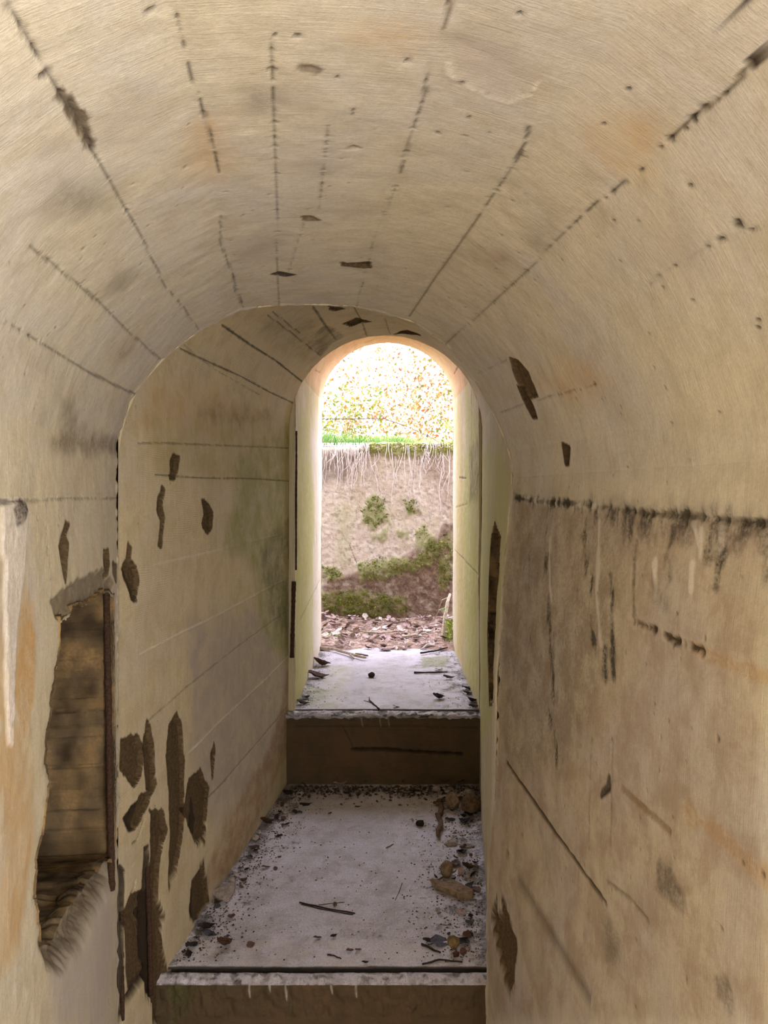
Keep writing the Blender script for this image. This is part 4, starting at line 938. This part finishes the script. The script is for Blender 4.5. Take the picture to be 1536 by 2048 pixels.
def twig(pts, r, mat, label, zf, name='twig', lift=0.0, branches=()):
    def path(pp):
        P = [fpt(x, y, zf) for x, y in pp]
        out = []
        for i in range(len(P) - 1):
            for k in range(4): out.append(P[i].lerp(P[i + 1], k / 4) + Vector((random.uniform(-1, 1), random.uniform(-1, 1), 0)) * r * .6)
        out.append(P[-1])
        return [q + Vector((0, 0, r * 1.05 + lift * (i / len(out)))) for i, q in enumerate(out)]
    pp = path(pts); V, Fc = tube(pp, [r * random.uniform(.8, 1.15) * (1 - .3 * i / len(pp)) for i in range(len(pp))], 7)
    if not branches: return tag(mesh(name, V, Fc, mat, smooth=True), label, 'twig' if name == 'twig' else 'stick')
    o = tag(mesh(name, V, Fc, mat, smooth=True), label, 'twig' if name == 'twig' else 'stick')
    for b in branches:
        q = path(b); V, Fc = tube(q, [r * .6 * (1 - .4 * i / len(q)) for i in range(len(q))], 6); mesh('side_twig', V, Fc, mat, o, smooth=True)
    return o
zB, zC = ZB, ZC
# --- middle floor
twig([(598, 1807), (640, 1816), (710, 1829)], .0028, M_twd, 'longer straight black twig lying crosswise on the middle floor', zB)
twig([(603, 1810), (650, 1821), (706, 1831)], .0020, M_twd, 'thin black twig lying against the longer straight one', zB)
twig([(637, 1811), (660, 1808), (689, 1805)], .0012, M_twd, 'hair-thin twig just beyond the pair of black twigs', zB)
stone(670, 1812, zB, .008, 'brown', 'small brown crumb beyond the pair of black twigs', 3, cat='clod')
twig([(804, 1767), (798, 1785), (790, 1802)], .0013, M_twb, 'thin brown twig pointing along the middle floor beside the fallen plaster', zB)
st = twig([(880, 1608), (879, 1640), (876, 1678)], .0125, M_twb, 'thick broken stick lying lengthwise beside the stones', zB, 'stick', branches=([(880, 1615), (868, 1612)], [(880, 1612), (892, 1606)]))
stone(840, 1652, zB, .017, 'dark', 'dark clod alone beside the thick broken stick', 4, cat='clod')
stone(907, 1618, zB, .036, 'tan', 'rounded tan stone between the thick stick and the largest stone', 5, .95)
stone(942, 1628, zB, .046, 'brown', 'largest rough brown stone in the corner by the slotted wall', 6, .9)
stone(873, 1584, zB, .018, 'grey', 'small pale stone at the far end of the thick stick', 7)
stone(895, 1586, zB, .017, 'grey', 'small flat pale stone next behind the rounded tan stone', 8, .5)
stone(938, 1594, zB, .022, 'grey', 'angular grey stone behind the largest stone', 9, .8)
stone(893, 1752, zB, .026, 'tan', 'round tan stone standing by the fallen plaster flake', 10, 1.0)
stone(907, 1898, zB, .019, 'ochre', 'ochre stone beside the grey-blue leaf near the front edge', 11, 1.0)
stone(511, 1680, zB, .016, 'grey', 'pale flat pebble against the peeling wall', 12, .55)
stone(518, 1668, zB, .010, 'grey', 'smaller pale pebble behind the flat one against the peeling wall', 13, .55)
stone(876, 1822, zB, .009, 'grey', 'small pale chip on the open floor in front of the fallen plaster', 14, .5)
stone(934, 1757, zB, .011, 'grey', 'pale chip by the wall beside the round tan stone', 15, .6)
stone(839, 1556, zB, .015, 'tan', 'yellowish stone in the dark at the foot of the riser', 16, 1.2)
stone(615, 1550, zB, .013, 'tan', 'yellowish chip in the dark corner under the riser', 17, 1.3)
stone(820, 1552, zB, .028, 'brown', 'brown lump of concrete leaning at the foot of the riser', 18, 1.3)
# fallen plaster flakes
def flake(pts, zf, th, mat, label, name='plaster_flake', seed=0):
    r = random.Random(seed); P = [fpt(x, y, zf) for x, y in pts]; n = len(P); c = sum(P, Vector()) / n
    V = []; Fc = []
    for lv, (sc, z) in enumerate(((.96, 0), (1, th * .6), (.86, th), (.45, th * 1.25))):
        for p in P: V.append(c + (p - c) * sc * r.uniform(.94, 1.06) + Vector((0, 0, z + r.uniform(0, th * .35) + (.012 if False else 0))))
    V.append(c + Vector((0, 0, th * 1.2)))
    for lv in range(3):
        for k in range(n): Fc.append((lv * n + k, lv * n + (k + 1) % n, lv * n + n + (k + 1) % n, lv * n + n + k))
    for k in range(n): Fc.append((3 * n + k, 3 * n + (k + 1) % n, 4 * n))
    Fc.append(tuple(range(n - 1, -1, -1)))
    return tag(mesh(name, V, Fc, mat), label, 'plaster')
flake([(860, 1765), (880, 1772), (905, 1768), (935, 1780), (951, 1790), (945, 1798), (920, 1800), (893, 1790), (870, 1782)], zB, .014, stonemats['tan'], 'broad broken plaster flake lying by the slotted wall', seed=1)
flake([(888, 1690), (898, 1683), (916, 1684), (914, 1692), (896, 1695)], zB, .008, stonemats['grey'], 'white plaster flake lying beyond the round tan stone', seed=2)
flake([(918, 1690), (935, 1689), (950, 1694), (938, 1698), (922, 1696)], zB, .007, stonemats['grey'], 'slim white plaster flake next to the wall, beside the other white flake', seed=3)
flake([(424, 1798), (446, 1797), (458, 1780), (466, 1764), (472, 1768), (470, 1788), (458, 1806), (440, 1808)], zB, .020, stonemats['grey'], 'grey bent lump of plaster against the peeling wall', seed=4)
# leaves that can be told apart
L_ = [(450, 1891, .055, 'brown', 'curled brown leaf alone near the front edge, a little out from the peeling wall', .9, 4), (414, 1856, .050, 'dark', 'black crumpled leaf at the foot of the peeling wall', .3, 2), (420, 1868, .040, 'blue', 'grey-blue leaf lying before the black crumpled leaf', 0, 5), (384, 1893, .045, 'dark', 'dark leaf in the front corner by the peeling wall', 1, 1),
      (378, 1910, .035, 'dark', 'small dark leaf nearest the front corner by the peeling wall', 2, 2), (506, 1698, .050, 'brown', 'pointed dark brown leaf in front of the pale pebbles', 2.6, 1), (534, 1647, .060, 'brown', 'broad brown leaf standing against the wall foot past the pebbles', .5, 4), (487, 1762, .035, 'red', 'small reddish leaf behind the bent lump of plaster', 1, 2),
      (532, 1735, .032, 'brown', 'narrow brown leaf scrap on the open floor past the bent plaster', .4, 3), (494, 1740, .03, 'dark', 'small dark leaf scrap by the wall past the bent plaster', 2, 1), (577, 1590, .060, 'dark', 'big black crumpled leaf in the far corner of the middle floor', 1, 4), (594, 1563, .055, 'blue', 'bluish leaf standing in the far corner by the riser', 1.2, 1),
      (612, 1612, .050, 'dark', 'frayed dark leaf next to the far corner pile', .2, 2), (590, 1625, .045, 'dark', 'flat dark leaf in front of the far corner pile', 1.9, 3), (572, 1650, .04, 'dark', 'dark leaf scrap on the floor past the broad brown leaf', .8, 3), (682, 1570, .060, 'pink', 'pale folded leaf at the back edge of the bare floor', .3, 2),
      (694, 1588, .035, 'dark', 'small dark leaf on the bare floor before the pale folded leaf', .1, 2), (715, 1614, .024, 'brown', 'small brown leaf chip alone on the bare floor', .2, 3), (660, 1627, .022, 'dark', 'tiny dark leaf chip on the bare floor near the frayed leaf', 1, 3), (800, 1575, .06, 'pale', 'pale leaf at the foot of the riser before the yellowish stone', 0, 5),
      (892, 1566, .07, 'red', 'large pinkish brown leaf propped at the foot of the riser', 1.2, 4), (826, 1583, .04, 'dark', 'dark narrow leaf beside the pale leaf by the riser', .2, 3), (635, 1876, .025, 'brown', 'small brown leaf chip near the front edge', .1, 3), (668, 1873, .022, 'dark', 'small dark curled leaf chip near the front edge', .6, 2),
      (700, 1901, .022, 'red', 'reddish leaf chip near the front edge, of a pair', .1, 3), (716, 1900, .020, 'red', 'second reddish leaf chip of the pair, nearer the slotted wall', .5, 3), (731, 1926, .020, 'dark', 'dark leaf chip right at the grooved front edge', .3, 2), (881, 1884, .060, 'blue', 'grey-blue leaf near the front edge by the ochre stone', .1, 5),
      (858, 1884, .040, 'dark', 'dark curled leaf beside the grey-blue leaf', .5, 2), (927, 1886, .050, 'dark', 'dark leaf behind the ochre stone', 1.1, 1), (912, 1910, .03, 'red', 'small reddish leaf in front of the ochre stone', 1.4, 2), (925, 1706, .045, 'dark', 'dark leaf behind the round tan stone by the slotted wall', .5, 1),
      (938, 1738, .05, 'brown', 'brown leaf by the slotted wall next to the round tan stone', .3, 4), (912, 1728, .045, 'red', 'reddish leaf standing behind the round tan stone', 1.4, 1), (930, 1645, .06, 'dark', 'dark leaf in front of the largest stone', 2.3, 2), (900, 1640, .045, 'dark', 'dark leaf in front of the rounded tan stone', .3, 3), (921, 1600, .055, 'red', 'reddish leaf between the two biggest stones', 1.3, 1)]
for x, y, s_, c_, lb, rz, k in L_: leaf(x, y, zB, s_, c_, lb, 'leaves on the middle floor', k, rz)
twig([(844, 1891), (860, 1899), (881, 1908)], .004, M_twd, 'short dark twig beside the dark curled leaf', zB)
twig([(655, 1911), (668, 1913), (682, 1919)], .0022, M_twd, 'short curved dark twig near the middle of the front edge', zB)
twig([(868, 1766), (890, 1758), (912, 1750)], .0035, M_twb, 'brown twig resting across the broad plaster flake', zB, lift=.012)
twig([(773, 1697), (787, 1689)], .002, M_twb, 'tiny twig on the open middle floor', zB)
twig([(594, 1560), (606, 1570), (616, 1580)], .003, M_twd, 'thin twig leaning by the bluish leaf', zB, lift=.01)
twig([(845, 1930), (880, 1922), (925, 1926)], .003, M_twd, 'twig along the front edge below the ochre stone', zB)
for k in range(34):
    y = random.uniform(D1 + .06, D2 - .12); x = xl(y) + .04 + abs(random.gauss(0, .05))
    leaf(0, 0, 0, random.uniform(.014, .032), random.choice(['dark', 'dark', 'brown', 'red', 'blue']), 'small dark leaf scrap among the crumbs along the peeling wall', 'leaf scraps along the peeling wall', tilt=.4, pos=(x, y, zB + .003))
for k in range(44):
    y = random.uniform(D1 + .04, D2 - .10); x = xr(y) - .05 - abs(random.gauss(0, .08))
    leaf(0, 0, 0, random.uniform(.014, .036), random.choice(['dark', 'dark', 'brown', 'red', 'pink']), 'small dark leaf scrap among the crumbs along the slotted wall', 'leaf scraps along the slotted wall', tilt=.4, pos=(x, y, zB + .003))
# leaves in the shadow under the riser, alike in the dark
for k in range(46):
    x = random.uniform(592, 955); y = 1556 + random.gauss(0, 5)
    leaf(x, y, zB, random.uniform(.03, .055), random.choice(['brown', 'tan', 'dark', 'dark', 'red']), 'dead leaf in the dark row along the foot of the riser', 'leaves along the foot of the riser', tilt=.5, dz=.004 + random.uniform(0, .01))
# crumbs and leaf dust
def crumbs(zf, n, fn, label, cols, seed, size=(.0012, .0045)):
    r = random.Random(seed); V = []; Fc = []; tt = []
    for k in range(n):
        p = fn(r); s_ = r.uniform(*size); b = len(V); a = r.uniform(0, 6.28); c, sn = math.cos(a), math.sin(a); el = r.uniform(.3, 1)
        for dx, dy, dz in ((-1, 0, .2), (0, -el, .25), (1, 0, .2), (0, el, .25), (.1, 0, .9), (0, 0, 0)):
            V.append((p.x + (dx * c - dy * sn) * s_, p.y + (dx * sn + dy * c) * s_, zf + .0005 + dz * s_))
        Fc += [(b, b + 1, b + 4), (b + 1, b + 2, b + 4), (b + 2, b + 3, b + 4), (b + 3, b, b + 4)]
        tt += [r.choice(cols)] * 6
    return tag(mesh('leaf_crumbs', V, Fc, M_leaf, tint=tt), label, 'debris', kind='stuff')
dk = [T(52, 42, 40), T(38, 30, 30), T(74, 58, 48), T(104, 84, 70), T(130, 116, 112)]
def sideB(r):
    y = r.uniform(D1 + .02, D2 - .05)
    if r.random() < .42: x = xl(y) + .03 + abs(r.gauss(0, .07))
    elif r.random() < .85: x = xr(y) - .04 - abs(r.gauss(0, .10))
    else: x = r.uniform(xl(y) + .03, xr(y) - .04)
    return Vector((min(max(x, xl(y) + .03), xr(y) - .04), y, 0))
crumbs(ZB, 3200, sideB, 'dark leaf crumbs strewn along both sides of the middle floor', dk, 1)
crumbs(ZB, 700, lambda r: Vector((r.uniform(-.40, .41), D2 - .05 - abs(r.gauss(0, .06)), 0)), 'dark leaf mould along the foot of the riser', dk, 2, (.004, .011))
def sideC(r):
    y = r.uniform(D2 + .03, D3)
    x = xl(y) + .03 + abs(r.gauss(0, .06)) if r.random() < .5 else xr(y) - .04 - abs(r.gauss(0, .08))
    return Vector((x, y, 0))
crumbs(ZC, 500, sideC, 'dark leaf crumbs along the doorway floor', dk, 3)
# --- doorway floor
twig([(643, 1299), (672, 1302), (700, 1312), (732, 1319)], .0105, M_twp, 'thick pale stick lying across the doorway floor', zC + .004, 'stick', branches=([(700, 1312), (708, 1321)],))
twig([(712, 1309), (736, 1313)], .005, M_twb, 'thin stick alongside the end of the thick pale stick', zC + .004)
twig([(828, 1347), (860, 1347), (895, 1346)], .005, M_twd, 'straight dark twig lying crosswise on the doorway floor', zC)
twig([(758, 1420), (745, 1408), (738, 1402)], .004, M_twd, 'forked twig at the edge of the doorway step', zC, branches=([(744, 1408), (728, 1403)], [(741, 1405), (738, 1396)]))
twig([(841, 1308), (870, 1304), (895, 1297)], .006, M_twd, 'dark twig pointing at the moss clump outside', zC + .006)
leaf(644, 1331, zC, .10, 'brown', 'thick brown leaf against the whitened reveal', 'leaves on the doorway floor', 4, .4)
leaf(636, 1355, zC, .11, 'brown', 'curled brown leaf nearer than the thick one by the whitened reveal', 'leaves on the doorway floor', 2, .1)
leaf(613, 1396, zC, .05, 'dark', 'small dark leaf by the whitened reveal', 'leaves on the doorway floor', 1, 1)
leaf(605, 1408, zC, .06, 'dark', 'dark leaf in the corner of the step by the whitened reveal', 'leaves on the doorway floor', 2, .3)
stone(743, 1355, zC, .019, 'dark', 'black pebble in the middle of the doorway floor', 31, .8)
leaf(792, 1414, zC, .035, 'dark', 'dark leaf scrap at the middle of the step edge', 'leaves on the doorway floor', 3, .1)
leaf(898, 1357, zC, .06, 'dark', 'dark curled leaf under the end of the straight dark twig', 'leaves on the doorway floor', 2, .1)
leaf(878, 1397, zC, .06, 'dark', 'crumpled dark leaf on the doorway floor, clear of the reveal', 'leaves on the doorway floor', 4, .3)
leaf(935, 1378, zC, .06, 'dark', 'dark leaf against the algae-covered reveal', 'leaves on the doorway floor', 1, .5)
leaf(938, 1388, zC, .05, 'dark', 'second dark leaf against the algae-covered reveal, a little nearer', 'leaves on the doorway floor', 2, .1)
leaf(944, 1404, zC, .06, 'dark', 'dark leaf near the step corner by the algae-covered reveal', 'leaves on the doorway floor', 4, .9)
leaf(949, 1415, zC, .05, 'dark', 'dark leaf right in the step corner by the algae-covered reveal', 'leaves on the doorway floor', 2, .2)
leaf(878, 1340, zC, .05, 'brown', 'brown leaf scrap beyond the straight dark twig', 'leaves on the doorway floor', 3, .2)
# --- trench litter
V, Fc = tube([on_ray(886, 1297, 4.66), on_ray(887, 1270, 4.69), on_ray(889, 1240, 4.72), on_ray(895, 1205, 4.78), on_ray(900, 1188, 4.82)], [.014, .013, .012, .011, .008], 8)
tag(mesh('stick', V, Fc, M_twp, smooth=True), 'pale stick standing against the outer corner of the algae-covered reveal', 'stick')
for (a, b, c, d, lb) in ((893, 1215, 870, 1235, 'thin pale twig leaning beside the standing stick'), (897, 1195, 878, 1215, 'thin arched twig springing from the top of the standing stick')):
    V, Fc = tube([on_ray(a, b, 4.80), on_ray((a + c) / 2 - 3, (b + d) / 2 - 5, 4.84), on_ray(c, d, 4.9)], [.004, .0035, .003], 5); tag(mesh('twig', V, Fc, M_twp, smooth=True), lb, 'twig')
lf = bpy.data.meshes.new('leaf'); lf.from_pydata([(-.5, 0, 0), (-.1, .4, .06), (.5, 0, -.04), (-.1, -.4, .06)], [], [(0, 1, 2), (0, 2, 3)]); lf.materials.append(simple('fresh_leaf', RGB(130, 190, 60), RGB(110, 170, 50), 20))
o = bpy.data.objects.new('leaf', lf); C.objects.link(o); o.location = on_ray(889, 1219, 4.75); o.scale = (.028,) * 3; o.rotation_euler = (1.2, .2, .3); tag(o, 'single fresh green leaf beside the standing stick', 'leaf')
rl = random.Random(17)
for k in range(270):
    y = D3 - .10 + rl.random() ** .8 * (DW - D3 + .06); x = rl.uniform(-.52, .50) if y > D3 else rl.uniform(-.33, .37)
    z = max(ZC + .003, float(zground(np.array(x), np.array(y))) + .013)
    leaf(0, 0, 0, rl.uniform(.03, .065), rl.choice(['pink', 'pale', 'tan', 'brown', 'pink', 'pink', 'pale', 'pale']), 'dead leaf in the leaf litter on the trench floor', 'leaf litter on the trench floor', tilt=.45, pos=(x, y, z))
V = []; Fc = []; tt = []
for k in range(2600):
    x = rl.uniform(-.6, .6); y = D3 - .05 + rl.random() * (DW - D3); z = float(zground(np.array(x), np.array(max(y, D3 + .02)))) + .004
    a = rl.uniform(0, 6.28); L = rl.uniform(.015, .05); d = Vector((math.cos(a), math.sin(a), rl.uniform(-.1, .3))) * L; s_ = Vector((-math.sin(a), math.cos(a), 0)) * rl.uniform(.0015, .004)
    b = len(V); p = Vector((x, y, z)); V += [p - s_, p + s_, p + d + s_ * .4, p + d - s_ * .4]; Fc.append((b, b + 1, b + 2, b + 3))
    tt += [rl.choice([T(206, 180, 172), T(170, 140, 128), T(130, 98, 84), T(220, 206, 200), T(96, 74, 62)])] * 4
tag(mesh('leaf_litter', V, Fc, M_leaf, tint=tt), 'pinkish needles and stalks matted over the trench floor', 'litter', kind='stuff')
for (pp, lb) in (([(700, 1262), (760, 1268), (820, 1262)], 'long grey twig lying across the leaf litter'), ([(800, 1276), (850, 1268), (880, 1255)], 'curved twig in the leaf litter towards the standing stick'), ([(660, 1270), (690, 1258)], 'short twig in the leaf litter by the whitened reveal')):
    twig(pp, .006, M_twp, lb, ZC + .03)
# rubble lying in the slot of the wall beyond the bend
for k in range(6):
    p = on_ray(984 + (k % 3) * 2.5, 1312 + k * 13, 2.12 + (k % 2) * .03)
    o = stone(900, 1700, ZB, .022 - .001 * k, 'grey', 'broken stone lodged in the narrow slot of the wall', 50 + k, .8, group='rubble in the wall slot'); o.location = p + Vector((.035, 0, 0))
